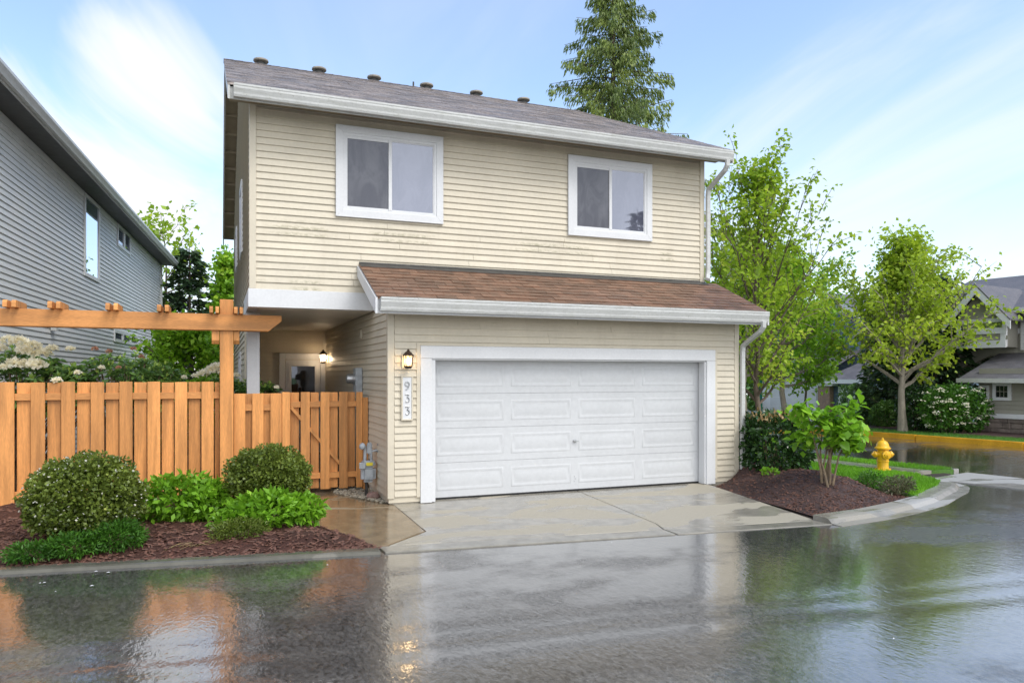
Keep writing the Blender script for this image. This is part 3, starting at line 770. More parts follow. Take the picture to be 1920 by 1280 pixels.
# upper storey
upper = box('upper_wall', (0.445, 11.885, 2.975), (8.685, 23.8, 6.25), 'siding_trim', house)
W1 = (1.715, 3.471, 4.425, 5.875); W2 = (5.778, 7.513, 4.41, 5.842)
ops = [(w[0] + .05 - .53, w[1] - .05 - .53, w[2] + .05, w[3] - .05) for w in (W1, W2)]
siding(upper, (0.53, 11.885, 0), (1, 0, 0), (0, -1, 0), 8.07, 3.235, 6.02, openings=ops)
# left side wall with gable
def lclip(z):
    e = 0.0 if z < 6.3 else (z - 6.3) / 0.4465
    return (0.1 + e, 11.9 - e)
siding(upper, (0.445, 11.87, 0), (0, 1, 0), (-1, 0, 0), 11.9, 3.235, 8.9, clip=lclip)
MB().prism([(0.445, 11.9, 6.25), (0.445, 23.75, 6.25), (0.445, 17.8, 8.92)], (8.24, 0, 0)).build('gable_wall', 'siding_trim', house)
for (x, y, sx) in ((0.43, 11.855, 0), (8.60, 11.855, 1)):
    box('corner_board', (x, y, 3.235), (x + 0.10, y + 0.10, 6.03), 'siding_trim', house, bevel=0.004)
box('corner_board', (0.43, 23.72, 0.1), (0.53, 23.83, 6.03), 'siding_trim', house, bevel=0.004)
# white beam over the porch opening and its return, post
box('porch_beam', (0.415, 11.845, 2.955), (2.326, 12.03, 3.233), 'white', house, bevel=0.004)
box('porch_beam', (0.415, 12.032, 2.955), (0.57, 14.0, 3.233), 'white', house, bevel=0.004)
post = box('porch_post', (0.43, 12.85, 0.0), (0.63, 13.05, 2.953), 'white', house, bevel=0.006)
box('post_base', (0.41, 12.83, 0.0), (0.65, 13.07, 0.14), 'white', post, bevel=0.005)
# porch ceiling boards
box('post_capital', (0.415, 12.835, 2.80), (0.648, 13.065, 2.9495), 'white', post, bevel=0.005)
ceil = box('porch_ceiling', (0.57, 12.04, 2.962), (2.325, 17.74, 2.974), 'porch_ceiling', house)
for k in range(38):
    y = 12.045 + k * 0.15
    if y + .145 < 17.74: box('ceiling_board', (0.575, y, 2.950), (2.322, y + 0.143, 2.961), 'porch_ceiling', ceil)
# porch back wall with the front door
pw = box('porch_wall', (0.445, 17.765, 0.0), (2.34, 17.95, 2.96), 'siding_trim', house)
siding(pw, (0.60, 17.765, 0), (1, 0, 0), (0, -1, 0), 1.73, 0.12, 2.95, openings=[(0.72, 1.62, 0, 2.33)])
dr = box('front_door', (1.43, 17.70, 0.12), (2.21, 17.762, 2.27), 'white', house, bevel=0.004)
for a, b in (((1.29, 17.68, 0.12), (1.42, 17.763, 2.42)), ((2.215, 17.68, 0.12), (2.315, 17.763, 2.42)), ((1.421, 17.68, 2.28), (2.214, 17.763, 2.42))):
    box('door_trim', a, b, 'white', dr, bevel=0.004)
box('door_glass', (1.56, 17.69, 1.0), (2.08, 17.697, 2.12), 'pane_dark', dr)
for a, b in (((1.50, 17.675, 0.94), (1.558, 17.699, 2.18)), ((2.082, 17.675, 0.94), (2.14, 17.699, 2.18)), ((1.559, 17.675, 2.122), (2.081, 17.699, 2.18)), ((1.559, 17.675, 0.94), (2.081, 17.699, 0.998))):
    box('glass_bead', a, b, 'white', dr, bevel=0.003)
MB().lathe([(0.012, 0), (0.012, 0.04), (0.03, 0.05), (0.034, 0.07), (0.02, 0.09)], (1.50, 17.70, 1.05), 12, (0, -1, 0)).build('door_knob', 'steel', dr, smooth=True)
# lower left side wall behind the porch corner
lw = box('side_wall', (0.445, 14.0, 0.0), (0.66, 23.8, 2.97), 'siding_trim', house)
siding(lw, (0.445, 14.1, 0), (0, 1, 0), (-1, 0, 0), 9.6, 0.12, 2.95, openings=[(2.0, 3.2, 1.0, 2.4)])
siding(lw, (0.53, 14.0, 0), (1, 0, 0), (0, -1, 0), 0.13, 0.12, 2.95)
box('corner_board', (0.428, 13.985, 0.1), (0.53, 14.09, 2.954), 'siding_trim', house, bevel=0.004)
for z0, zz2, y0 in ((1.0, 2.4, 16.1), (4.3, 5.7, 15.2), (4.6, 5.6, 19.5)):
    w = MB()
    for a, b in (((0.40, y0, z0), (0.444, y0 + .1, zz2)), ((0.40, y0 + 1.1, z0), (0.444, y0 + 1.2, zz2)), ((0.40, y0 + .1, zz2 - .1), (0.444, y0 + 1.1, zz2)), ((0.40, y0 + .1, z0), (0.444, y0 + 1.1, z0 + .1))): w.box(a, b)
    w = w.build('window', 'white', house); box('pane', (0.418, y0 + .1, z0 + .1), (0.43, y0 + 1.1, zz2 - .1), 'pane', w)

# garage box
gw = MB()
gw.box((2.345, 10.865, 0.02), (3.00, 11.28, 2.93)); gw.box((8.00, 10.865, 0.02), (8.685, 11.28, 2.93)); gw.box((3.001, 10.865, 2.16), (7.999, 11.28, 2.93))
gw.box((2.345, 11.281, 0.02), (2.52, 17.76, 2.955)); gw.box((8.52, 11.281, 0.02), (8.685, 23.8, 2.955)); gw.box((2.53, 11.45, 0.0), (8.5, 11.5, 2.9))
gwall = gw.build('garage_wall', 'siding_trim', house)
siding(gwall, (2.43, 10.865, 0), (1, 0, 0), (0, -1, 0), 6.17, 0.11, 2.93, openings=[(2.85 - 2.43, 8.15 - 2.43, 0, 2.34)])
siding(gwall, (2.345, 10.93, 0), (0, 1, 0), (-1, 0, 0), 6.82, 0.11, 2.95)
for x in (2.325, 8.605):
    box('corner_board', (x, 10.845, 0.085), (x + 0.10, 10.945, 2.94), 'siding_trim', house, bevel=0.004)
box('inside_corner', (2.27, 17.70, 0.12), (2.326, 17.752, 2.95), 'siding_trim', house)
box('foundation', (2.36, 10.878, -0.25), (2.998, 11.2, 0.108), 'foundation', house)
box('foundation', (8.002, 10.878, -0.25), (8.67, 11.2, 0.108), 'foundation', house)
box('foundation', (2.358, 11.201, -0.25), (2.5, 17.7, 0.108), 'foundation', house)
# garage door trim, jambs
gt = MB().box((2.822, 10.826, 2.175), (8.177, 10.862, 2.365)).build('garage_trim', 'white', house, bevel=0.004)
for a, b in (((2.822, 10.826, -0.003), (3.0, 10.862, 2.172)), ((7.995, 10.826, -0.003), (8.177, 10.862, 2.172))): box('trim_board', a, b, 'white', gt, bevel=0.004)
for a, b in (((2.993, 10.855, 0.0), (3.06, 11.03, 2.15)), ((7.965, 10.855, 0.0), (8.003, 11.03, 2.15)), ((2.993, 10.855, 2.152), (8.003, 11.03, 2.19))): box('door_jamb', a, b, 'white', gt, bevel=0.003)
for a, b in (((2.765, 10.838, 0.09), (2.819, 10.86, 2.40)), ((8.18, 10.838, 0.09), (8.225, 10.86, 2.40)), ((2.82, 10.838, 2.368), (8.179, 10.86, 2.40))): box('j_channel', a, b, 'siding_trim', gt)
# garage door: four sections, four embossed panels each
gd = box('garage_door', (3.03, 11.075, 0.012), (8.0, 11.10, 2.17), 'door_white', house)
box('rubber_seal', (3.05, 11.045, -0.004), (7.985, 11.09, 0.024), 'black', gd)
def emboss(x0, x1, z0, z1, y):
    rings = [(0, 0.0), (0.012, -0.006), (0.026, -0.006), (0.050, 0.003), (0.066, 0.003), (0.095, -0.003)]
    vs = []; fs = []
    for (o, d) in rings: vs += [(x0 + o, y + d, z0 + o), (x1 - o, y + d, z0 + o), (x1 - o, y + d, z1 - o), (x0 + o, y + d, z1 - o)]
    for k in range(len(rings) - 1):
        for i in range(4): fs.append((k * 4 + i, k * 4 + (i + 1) % 4, (k + 1) * 4 + (i + 1) % 4, (k + 1) * 4 + i))
    fs.append(tuple(range((len(rings) - 1) * 4, len(rings) * 4)))
    return MB().add(vs, fs)
cols = [(3.13, 4.24), (4.37, 5.44), (5.58, 6.67), (6.81, 7.88)]
for r in range(4):
    z0 = 0.026 + r * 0.536; z1 = z0 + 0.532
    # section face with four openings left for the panels
    sm = MB(); yb, yf = 11.074, 11.05
    sm.box((3.03, yf, z0), (8.0, yb, z0 + 0.10)); sm.box((3.03, yf, z1 - 0.10), (8.0, yb, z1))
    xc = [3.03] + [q for c in cols for q in c] + [8.0]
    for k in range(0, 10, 2): sm.box((xc[k], yf, z0 + 0.10), (xc[k + 1], yb, z1 - 0.10))
    sm.build('door_section', 'door_white', gd)
    for c in cols: emboss(c[0], c[1], z0 + 0.10, z1 - 0.10, yf + 0.0005).build('door_panel', 'door_white', gd, smooth=True)
lk = MB().lathe([(0.03, 0), (0.03, 0.012), (0.014, 0.016), (0.014, 0.035)], (5.51, 11.05, 0.83), 14, (0, -1, 0)); lk.bar((5.47, 11.012, 0.835), (5.57, 11.012, 0.825), 0.012, 0.016)
lk.build('lock_handle', 'steel', gd, smooth=True)
for dx, dz_ in ((0, 0.24), (0.012, 0.20), (-0.008, 0.16)): MB().lathe([(0.007, 0), (0.006, 0.006)], (5.51 + dx, 11.05, dz_), 8, (0, -1, 0)).build('bolt_head', 'steel', gd)

# windows
def window(w, Y, par):
    x0, x1, z0, z1 = w; T = 0.115
    f = MB()
    fx0, fx1, fz0, fz1 = x0 + T, x1 - T, z0 + T, z1 - T
    for a, b in (((fx0, Y - .028, fz0), (fx0 + .04, Y + .01, fz1)), ((fx1 - .04, Y - .028, fz0), (fx1, Y + .01, fz1)), ((fx0 + .04, Y - .028, fz1 - .045), (fx1 - .04, Y + .01, fz1)), ((fx0 + .04, Y - .028, fz0), (fx1 - .04, Y + .01, fz0 + .035))): f.box(a, b)
    win = f.build('window', 'white', par)
    for poly in ([(x0, z0), (x1, z0), (fx1, fz0), (fx0, fz0)], [(x0, z1), (fx0, fz1), (fx1, fz1), (x1, z1)], [(x0, z0), (fx0, fz0), (fx0, fz1), (x0, z1)], [(x1, z0), (x1, z1), (fx1, fz1), (fx1, fz0)]):
        MB().prism([(a, Y - .040, b) for a, b in poly], (0, 0.038, 0)).build('trim_board', 'white', win, bevel=0.003)
    mx = (fx0 + fx1) / 2 - 0.01
    box('meeting_rail', (mx - .028, Y - .030, fz0 + .035), (mx + .028, Y + .008, fz1 - .045), 'white', win, bevel=0.004)
    s = MB(); a0, a1, b0, b1 = fx0 + .04, mx - .028, fz0 + .035, fz1 - .045
    for a, b in (((a0, Y - .018, b0), (a0 + .028, Y + .006, b1)), ((a0 + .028, Y - .018, b1 - .04), (a1, Y + .006, b1)), ((a0 + .028, Y - .018, b0), (a1, Y + .006, b0 + .028))): s.box(a, b)
    s.build('sash', 'white', win)
    box('pane', (a0 + .028, Y - .008, b0 + .028), (a1, Y - .002, b1 - .04), 'pane_screen', win)
    s = MB(); c0, c1 = mx + .028, fx1 - .04
    for a, b in (((c1 - .02, Y - .016, b0), (c1, Y + .006, b1)), ((c0, Y - .016, b1 - .02), (c1 - .02, Y + .006, b1)), ((c0, Y - .016, b0), (c1 - .02, Y + .006, b0 + .02))): s.box(a, b)
    s.build('sash', 'white', win)
    box('pane', (c0, Y - .010, b0 + .02), (c1 - .02, Y - .003, b1 - .02), 'pane', win)
window(W1, 11.866, house); window(W2, 11.866, house)

# roofs
SL = 0.4465
def roof_slab(name, x0, x1, ya, za, yb, zb, th, material, par):
    return MB().prism([(x0, ya, za), (x0, yb, zb), (x0, yb, zb - th), (x0, ya, za - th)], (x1 - x0, 0, 0)).build(name, material, par)
RX0, RX1, EY, RY, EZ = 0.115, 8.985, 11.34, 17.80, 6.125
RZ = EZ + (RY - EY) * SL
roof = roof_slab('roof', RX0, RX1, EY, EZ, RY, RZ, 0.035, 'shingle_old', house)
roof_slab('roof_back', RX0, RX1, 2 * RY - EY, EZ, RY + .002, RZ, 0.035, 'shingle_old', house)
# shingle courses on the main roof: far and thin, one joined sheet of tabs
sh = MB(); rd = random.Random(3); Ls = math.hypot(RY - EY, RZ - EZ); cy, cz = (RY - EY) / Ls, (RZ - EZ) / Ls
k = 0
while k * 0.145 < Ls - 0.05:
    s0 = k * 0.145; s1 = min(Ls, s0 + 0.15); x = RX0 - 0.01 - rd.uniform(0, 0.2)
    while x < RX1:
        x1 = x + 0.30; a, b = max(RX0 - .01, x), min(RX1 + .01, x1 - 0.006)
        if b - a > 0.03:
            h = 0.005 + rd.uniform(0, 0.004); j = rd.uniform(-.006, .004)
            A = lambda s, o: (EY + s * cy - o * cz, EZ + s * cz + o * cy)
            p = [A(s0 + j, 0.001), A(s0 + j, h), A(s1, 0.003), A(s1, 0.001)]
            sh.prism([(a, q[0], q[1]) for q in p], (b - a, 0, 0))
        x = x1
    k += 1
kind(sh.build('shingles', 'shingle_old', roof), 'stuff')
k = 0; cap = MB()
while RX0 + k * 0.2 < RX1 - .02:
    x = RX0 - .012 + k * 0.2; x2 = min(x + .21, RX1 + .012)
    cap.add([(x, RY - .14, RZ - .052), (x, RY, RZ + .012), (x, RY + .14, RZ - .052), (x2, RY - .14, RZ - .046), (x2, RY, RZ + .020), (x2, RY + .14, RZ - .046)], [(0, 1, 4, 3), (1, 2, 5, 4), (0, 2, 1), (3, 4, 5), (0, 3, 5, 2)]); k += 1
cap.build('ridge_cap', 'shingle_old', roof)
for x in (0.906, 2.214, 3.521, 4.834, 6.148, 7.459):
    v = MB().lathe([(0.10, -0.15), (0.095, 0.05)], (x, RY + 0.16, RZ + 0.07), 16).build('roof_vent', 'metal_dark', roof, smooth=True)
    MB().lathe([(0.155, 0.0), (0.17, 0.012), (0.165, 0.045), (0.13, 0.06), (0.0, 0.064)], (x, RY + 0.16, RZ + 0.115), 18).build('vent_cap', 'foundation', v, smooth=True)
MB().tube([(4.482, RY + .1, RZ - .05), (4.482, RY + .1, RZ + .16)], 0.022, 8).build('vent_pipe', 'metal_dark', roof, smooth=True)
# soffit, fascia, barge boards
box('eave_soffit', (RX0 + .03, 11.40, 6.028), (RX1 - .03, 11.86, 6.042), 'soffit', house)
box('fascia', (RX0 + .02, 11.375, 5.90), (RX1 - .02, 11.402, 6.075), 'gutter', house)
for x, nm in ((RX0 + .005, 'l'), (RX1 - .035, 'r')):
    MB().prism([(x, EY - .005, EZ - .045), (x, RY, RZ - .045), (x, RY, RZ - .24), (x, EY - .005, EZ - .24)], (0.03, 0, 0)).build('barge_board', 'gutter', house)
    MB().prism([(x, 2 * RY - EY, EZ - .045), (x, RY + .001, RZ - .045), (x, RY + .001, RZ - .24), (x, 2 * RY - EY, EZ - .24)], (0.03, 0, 0)).build('barge_board', 'gutter', house)
rs = MB()
rs.prism([(RX0 + .036, 11.42, EZ - .06), (RX0 + .036, RY, RZ - .10), (RX0 + .036, RY, RZ - .112), (RX0 + .036, 11.42, EZ - .072)], (0.29, 0, 0))
rs.prism([(RX0 + .036, 24.2, EZ - .06), (RX0 + .036, RY + .001, RZ - .10), (RX0 + .036, RY + .001, RZ - .112), (RX0 + .036, 24.2, EZ - .072)], (0.29, 0, 0))
rs.build('rake_soffit', 'soffit', house)
for k in range(20):
    y = 11.9 + k * 0.61; zc = RZ - abs(y - RY) * SL - 0.15
    box('lookout', (RX0 + .037, y, zc - .03), (0.425, y + .04, zc + .035), 'soffit', house)
# gutters
def gutter(x0, x1, yb, zt, nm='gutter', s=1.0):
    pr = [(0, 0), (-.005, 0), (-.005, -.125), (-.075, -.125), (-.085, -.105), (-.088, -.085), (-.108, -.055), (-.118, -.045), (-.118, -.012), (-.125, -.010), (-.125, .002), (-.112, .002), (-.112, -.05), (-.08, -.09), (-.07, -.118), (0, -.118)]
    pr = [(0, .0), (-.006, .0), (-.006, -.118), (-.070, -.118), (-.104, -.058), (-.112, -.050), (-.112, .004), (-.126, .004), (-.126, -.016), (-.119, -.022), (-.119, -.044), (-.094, -.088), (-.090, -.108), (-.076, -.128), (0, -.128)]
    pr = [(a * s * .62, b * s) for a, b in pr]
    gu = MB().prism([(x0, yb + a, zt + b) for a, b in pr], (x1 - x0, 0, 0)).build(nm, 'gutter', house)
    for x in (x0 - .006, x1): MB().prism([(x, yb + a * s * .62, zt + b * s) for a, b in ((0, 0), (-.12, 0), (-.12, -.044), (-.094, -.088), (-.09, -.108), (-.076, -.128), (0, -.128))], (0.006, 0, 0)).build('end_cap', 'gutter', gu)
    return gu
gutter(0.205, 8.93, 11.370, 6.095, s=1.38)
# garage roof
GEY, GEZ, GTY, GTZ = 10.40, 3.035, 11.86, 3.69
GX0, GX1 = 2.085, 8.945
groof = roof_slab('garage_roof', GX0, GX1, GEY, GEZ, GTY, GTZ, 0.03, 'shingle_brown', house)
Lg = math.hypot(GTY - GEY, GTZ - GEZ); cg, sg = (GTY - GEY) / Lg, (GTZ - GEZ) / Lg; ang = math.atan2(sg, cg)
tabs = []
for tw in (0.297, 0.21, 0.12):
    mb = MB().prism([(0, 0, 0.002), (0, 0, 0.011), (0, 0.165, 0.004), (0, 0.165, 0.002)], (tw, 0, 0)); tabs.append((tw, mb.mesh('shingle', 'shingle_brown', center=False)[0]))
rd = random.Random(5)
NC = 10; EX = Lg / NC
for k in range(NC):
    s0 = -0.015 + k * EX; x = GX0 - .012; first = True; off = (k % 2) * 0.15 + rd.uniform(-.02, .02)
    w = 0.30 - off if off > 0.02 else 0.30
    while x < GX1 - 0.02:
        w = min(w, GX1 + .012 - x)
        tw, me = min(tabs, key=lambda q: abs(q[0] - w + .003))
        inst('shingle', me, groof, (x, GEY + s0 * cg - 0.001 * sg, GEZ + s0 * sg + 0.001), (ang, 0, rd.uniform(-.004, .004)), ((w - 0.005) / tw, 1, rd.uniform(0.8, 1.5)))
        x += w; w = 0.30
MB().prism([(GX0, 11.70, 3.632), (GX0, 11.70, 3.640), (GX0, 11.856, 3.712), (GX0, 11.856, 3.728), (GX0, 11.864, 3.728), (GX0, 11.864, 3.70)], (6.60, 0, 0)).build('flashing', 'metal_dark', groof)
for x in (GX0 - .032, GX1 + .002):
    MB().prism([(x, GEY - .02, GEZ - .02), (x, GTY + (0 if x < 5 else 0.02), GTZ - .03), (x, GTY + (0 if x < 5 else 0.02), GTZ - .20), (x, GEY - .02, GEZ - .24)], (0.03, 0, 0)).build('barge_board', 'white', house)
box('eave_soffit', (GX0 + .002, 10.44, 2.93), (GX1 - .002, 10.838, 2.942), 'soffit', house)
box('fascia', (GX0 + .002, 10.425, 2.80), (GX1 - .002, 10.448, 3.0), 'white', house)
gutter(2.125, 8.925, 10.422, 3.02, s=1.48)
# small end walls closing the garage roof above its side walls
MB().prism([(2.33, 10.86, 2.945), (2.33, 11.88, 2.945), (2.33, 11.88, 3.66), (2.33, 10.86, 3.20)], (0.05, 0, 0)).build('gable_wall', 'siding_trim', house)
MB().prism([(8.64, 10.86, 2.945), (8.64, 11.88, 2.945), (8.64, 11.88, 3.66), (8.64, 10.86, 3.20)], (0.05, 0, 0)).build('gable_wall', 'siding_trim', house)
# downspouts (rectangular pipe)
def spout(path, w=0.082, h=0.062, nm='downspout'):
    mb = MB(); P = [Vector(p) for p in path]; n = len(P); vs = []
    for i, p in enumerate(P):
        t = (P[min(i + 1, n - 1)] - P[max(i - 1, 0)]).normalized()
        side = Vector((1, 0, 0)); side = (side - t * side.dot(t)).normalized(); up = t.cross(side)
        vs += [p + side * a * w / 2 + up * b * h / 2 for a, b in ((-1, -1), (1, -1), (1, 1), (-1, 1))]
    fs = [(i * 4 + j, i * 4 + (j + 1) % 4, (i + 1) * 4 + (j + 1) % 4, (i + 1) * 4 + j) for i in range(n - 1) for j in range(4)] + [(0, 1, 2, 3), (4 * n - 1, 4 * n - 2, 4 * n - 3, 4 * n - 4)]
    return mb.add(vs, fs).build(nm, 'gutter', house, bevel=0.006)
spout([(8.80, 11.29, 5.93), (8.80, 11.30, 5.82), (8.79, 11.36, 5.74), (8.77, 11.70, 5.55), (8.75, 11.80, 5.48), (8.75, 11.815, 5.38), (8.75, 11.815, 3.92), (8.73, 11.80, 3.82), (8.66, 11.70, 3.74)])
spout([(8.82, 10.335, 2.86), (8.82, 10.34, 2.76), (8.80, 10.40, 2.68), (8.77, 10.72, 2.50), (8.755, 10.80, 2.44), (8.755, 10.815, 2.35), (8.755, 10.815, 0.22)])
MB().tube([(8.755, 10.815, 0.23), (8.755, 10.815, -0.05)], 0.05, 12).build('drain_boot', 'black', house, smooth=True)
# dryer vent on the porch side wall
box('vent_hood', (2.29, 12.90, 2.56), (2.328, 13.03, 2.70), 'siding_trim', house, bevel=0.006)

# ---- things fixed to the house wall
def wall_lamp(base, nrm, label, sc=1.0, bulb='bulb'):
    """lantern: back plate, bell roof, glazed body with bars, bulb"""
    n = Vector(nrm); s = Vector((-n.y, n.x, 0)); B = Vector(base); root = thing('wall_lamp', B, label, 'lamp')
    def W(a, o, z): return B + (s * a + n * o + Vector((0, 0, z))) * sc
    def ob(nm, a0, a1, o0, o1, z0, z1, m, par=root, bv=0.002):
        p = [W(a, o, z) for z in (z0, z1) for a, o in ((a0, o0), (a1, o0), (a1, o1), (a0, o1))]
        return MB().add(p, [(0, 3, 2, 1), (4, 5, 6, 7), (0, 1, 5, 4), (1, 2, 6, 5), (2, 3, 7, 6), (3, 0, 4, 7)]).build(nm, m, par, bevel=bv)
    ob('back_plate', -0.075, 0.075, 0, 0.014, -0.13, 0.10, 'siding_trim')
    ob('bracket', -0.02, 0.02, 0.014, 0.05, 0.03, 0.07, 'bronze')
    c = W(0, 0.105, 0)
    roof_ = MB().lathe([(0.088 * sc, 0.055 * sc), (0.086 * sc, 0.068 * sc), (0.062 * sc, 0.085 * sc), (0.05 * sc, 0.105 * sc), (0.028 * sc, 0.118 * sc), (0.016 * sc, 0.135 * sc), (0.018 * sc, 0.145 * sc), (0.003, 0.152 * sc)], c, 8).build('lamp_cap', 'bronze', root)
    MB().lathe([(0.03 * sc, -0.135 * sc), (0.058 * sc, -0.12 * sc), (0.064 * sc, -0.105 * sc), (0.058 * sc, -0.098 * sc)], c, 8).build('lamp_base', 'bronze', root)
    for k in range(8):
        a = 2 * math.pi * k / 8; d = Vector((math.cos(a), math.sin(a), 0))
        MB().bar(c + d * 0.058 * sc + Vector((0, 0, -0.10)) * sc, c + d * 0.076 * sc + Vector((0, 0, 0.058)) * sc, 0.008 * sc, 0.008 * sc, up=d).build('glazing_bar', 'bronze', root)
    MB().lathe([(0.054 * sc, -0.098 * sc), (0.072 * sc, 0.055 * sc)], c, 8).build('lamp_glass', 'lamp_glass', root)
    MB().lathe([(0.012 * sc, -0.07 * sc), (0.022 * sc, -0.04 * sc), (0.024 * sc, -0.02 * sc), (0.014 * sc, 0.02 * sc), (0.004, 0.03 * sc)], c, 12).build('bulb', bulb, root, smooth=True)
    return root
wall_lamp((2.612, 10.846, 2.155), (0, -1, 0), 'lit bronze wall lantern beside the white garage door', 1.0)
wall_lamp((2.328, 17.22, 2.33), (-1, 0, 0), 'lit dark wall lantern in the shaded porch beside the front door', 1.1, 'bulb_porch')

# house number plaque 933
pq = thing('number_plaque', (2.614, 10.846, 1.25), 'narrow white house number plaque reading 933', 'sign')
box('plate', (2.545, 10.822, 1.265), (2.683, 10.846, 1.893), 'white', pq, bevel=0.003)
for a, b in (((2.525, 10.812, 1.245), (2.547, 10.848, 1.913)), ((2.681, 10.812, 1.245), (2.703, 10.848, 1.913)), ((2.5475, 10.812, 1.891), (2.6805, 10.848, 1.913)), ((2.5475, 10.812, 1.245), (2.6805, 10.848, 1.267))): box('plaque_frame', a, b, 'siding_trim', pq, bevel=0.003)
def stroke(pts, cx, cz, s): return [(cx + x * s, 10.816, cz + z * s) for x, z in pts]
def arc(cx, cz, rx, rz, a0, a1, n=14): return [(cx + rx * math.cos(math.radians(a0 + (a1 - a0) * i / n)), cz + rz * math.sin(math.radians(a0 + (a1 - a0) * i / n))) for i in range(n + 1)]
nine = arc(0, 0.22, 0.25, 0.26, 0, 360, 20); ntail = [(0.25, 0.22), (0.24, -0.05), (0.12, -0.32), (-0.02, -0.46), (-0.18, -0.48)]
three = [(-0.24, 0.48), (0.22, 0.48), (0.0, 0.10)] + arc(-0.02, -0.18, 0.27, 0.29, 75, -130, 14)
for nm, strokes, cz in (('numeral_nine', (nine, ntail), 1.765), ('numeral_three', (three,), 1.580), ('numeral_three', (three,), 1.395)):
    mb = MB()
    for st_ in strokes: mb.tube(stroke(st_, 2.614, cz, 0.118), 0.0105, 6)
    mb.build(nm, 'steel', pq, smooth=True)

# electric meter on the porch side wall
em = thing('electric_meter', (2.328, 13.03, 1.58), 'grey electric meter box on the siding above the gate', 'meter')
box('meter_box', (2.21, 12.90, 1.58), (2.328, 13.17, 2.05), 'meter_grey', em, bevel=0.012)
MB().lathe([(0.095, 0), (0.095, 0.03), (0.085, 0.04), (0.085, 0.12), (0.07, 0.14), (0.0, 0.145)], (2.21, 13.035, 1.86), 20, (-1, 0, 0)).build('meter_dial', 'steel', em, smooth=True)
box('conduit', (2.27, 13.0, 0.3), (2.325, 13.06, 1.58), 'meter_grey', em, bevel=0.01)

# gas meter
gmx, gmy = 2.19, 11.66
gm = thing('gas_meter', (gmx, gmy, 0.0), 'weathered grey gas meter with yellow sticker beside the orange gate', 'meter')
b = MB().box((gmx - .115, gmy - .09, 0.24), (gmx + .115, gmy + .09, 0.50)).build('meter_body', 'meter_grey', gm, bevel=0.05, seg=4, smooth=True)
MB().box((gmx - .10, gmy - .085, 0.49), (gmx + .10, gmy + .085, 0.58)).build('meter_head', 'meter_grey', gm, bevel=0.02, seg=2)
box('index_box', (gmx - .155, gmy - .11, 0.46), (gmx - .06, gmy - .07, 0.56), 'meter_grey', gm, bevel=0.008)
box('sticker', (gmx - .045, gmy - .091, 0.505), (gmx + .055, gmy - .0855, 0.555), 'meter_yellow', gm)
MB().tube([(gmx - .05, gmy, 0.57), (gmx - .05, gmy, 0.80), (gmx - .10, gmy, 0.84)], 0.026, 10).build('inlet_pipe', 'meter_grey', gm, smooth=True)
MB().tube([(gmx + .05, gmy, 0.57), (gmx + .05, gmy, 0.72), (gmx + .165, gmy, 0.735)], 0.022, 10).build('outlet_pipe', 'meter_grey', gm, smooth=True)
MB().lathe([(0.025, 0), (0.05, 0.012), (0.055, 0.035), (0.035, 0.055), (0.015, 0.07)], (gmx - .08, gmy - .02, 0.80), 16, (-0.6, -0.5, 0.2)).build('regulator', 'meter_grey', gm, smooth=True)
MB().box((gmx - .02, gmy - .03, 0.68), (gmx + .06, gmy + .03, 0.86)).build('valve', 'meter_grey', gm, bevel=0.015, seg=2)
box('wall_flange', (gmx + .145, gmy - .05, 0.62), (gmx + .166, gmy + .05, 0.88), 'meter_grey', gm, bevel=0.006)
MB().tube([(gmx - .02, gmy + .03, 0.26), (gmx - .02, gmy + .03, -0.06)], 0.024, 10).build('riser_pipe', 'metal_dark', gm, smooth=True)

# gravel and red rock at the wall foot
gv = MB(); rd = random.Random(9)
for k in range(520):
    x = rd.uniform(1.72, 2.35); y = rd.uniform(11.0, 12.75)
    if x < 1.75 + 0.55 * max(0, (12.2 - y)) / 1.2 * 0.95: continue
    r = rd.uniform(0.018, 0.042); c = Vector((x, y, 0.004 + rd.uniform(0, 0.02))); n = 6
    ph = rd.uniform(0, 6); vs = []
    for z, q in ((-0.5, 0.75), (0.25, 1.0), (0.75, 0.45)):
        vs += [c + Vector((math.cos(ph + j * 6.283 / n) * r * q * rd.uniform(.8, 1.2), math.sin(ph + j * 6.283 / n) * r * q * rd.uniform(.7, 1.1), z * r * 0.8)) for j in range(n)]
    gv.add(vs, [(i * n + j, i * n + (j + 1) % n, (i + 1) * n + (j + 1) % n, (i + 1) * n + j) for i in range(2) for j in range(n)] + [tuple(range(12, 18))])
gvo = tag(kind(gv.build('gravel', 'gravel', smooth=True), 'stuff'), 'pale river gravel strip at the foot of the garage side wall', 'gravel')
def rock(name, c, r, label, material, seed):
    rd = random.Random(seed); bm = bmesh.new(); bmesh.ops.create_icosphere(bm, subdivisions=2, radius=1)
    for v in bm.verts:
        f = rd.uniform(0.86, 1.1); v.co = Vector((v.co.x * r[0] * f, v.co.y * r[1] * f, max(-0.5, v.co.z) * r[2] * f))
    me = bpy.data.meshes.new(name); bm.to_mesh(me); bm.free(); me.materials.append(M[material])
    return tag(finish(bpy.data.objects.new(name, me), None, Vector(c)), label, 'rock')
rock('rock', (2.22, 11.42, 0.05), (0.11, 0.09, 0.075), 'reddish stone on the gravel under the gas meter', 'rock_red', 2)
rock('rock', (8.62, 10.55, 0.04), (0.10, 0.08, 0.07), 'grey stone at the foot of the garage downspout', 'foundation', 5)

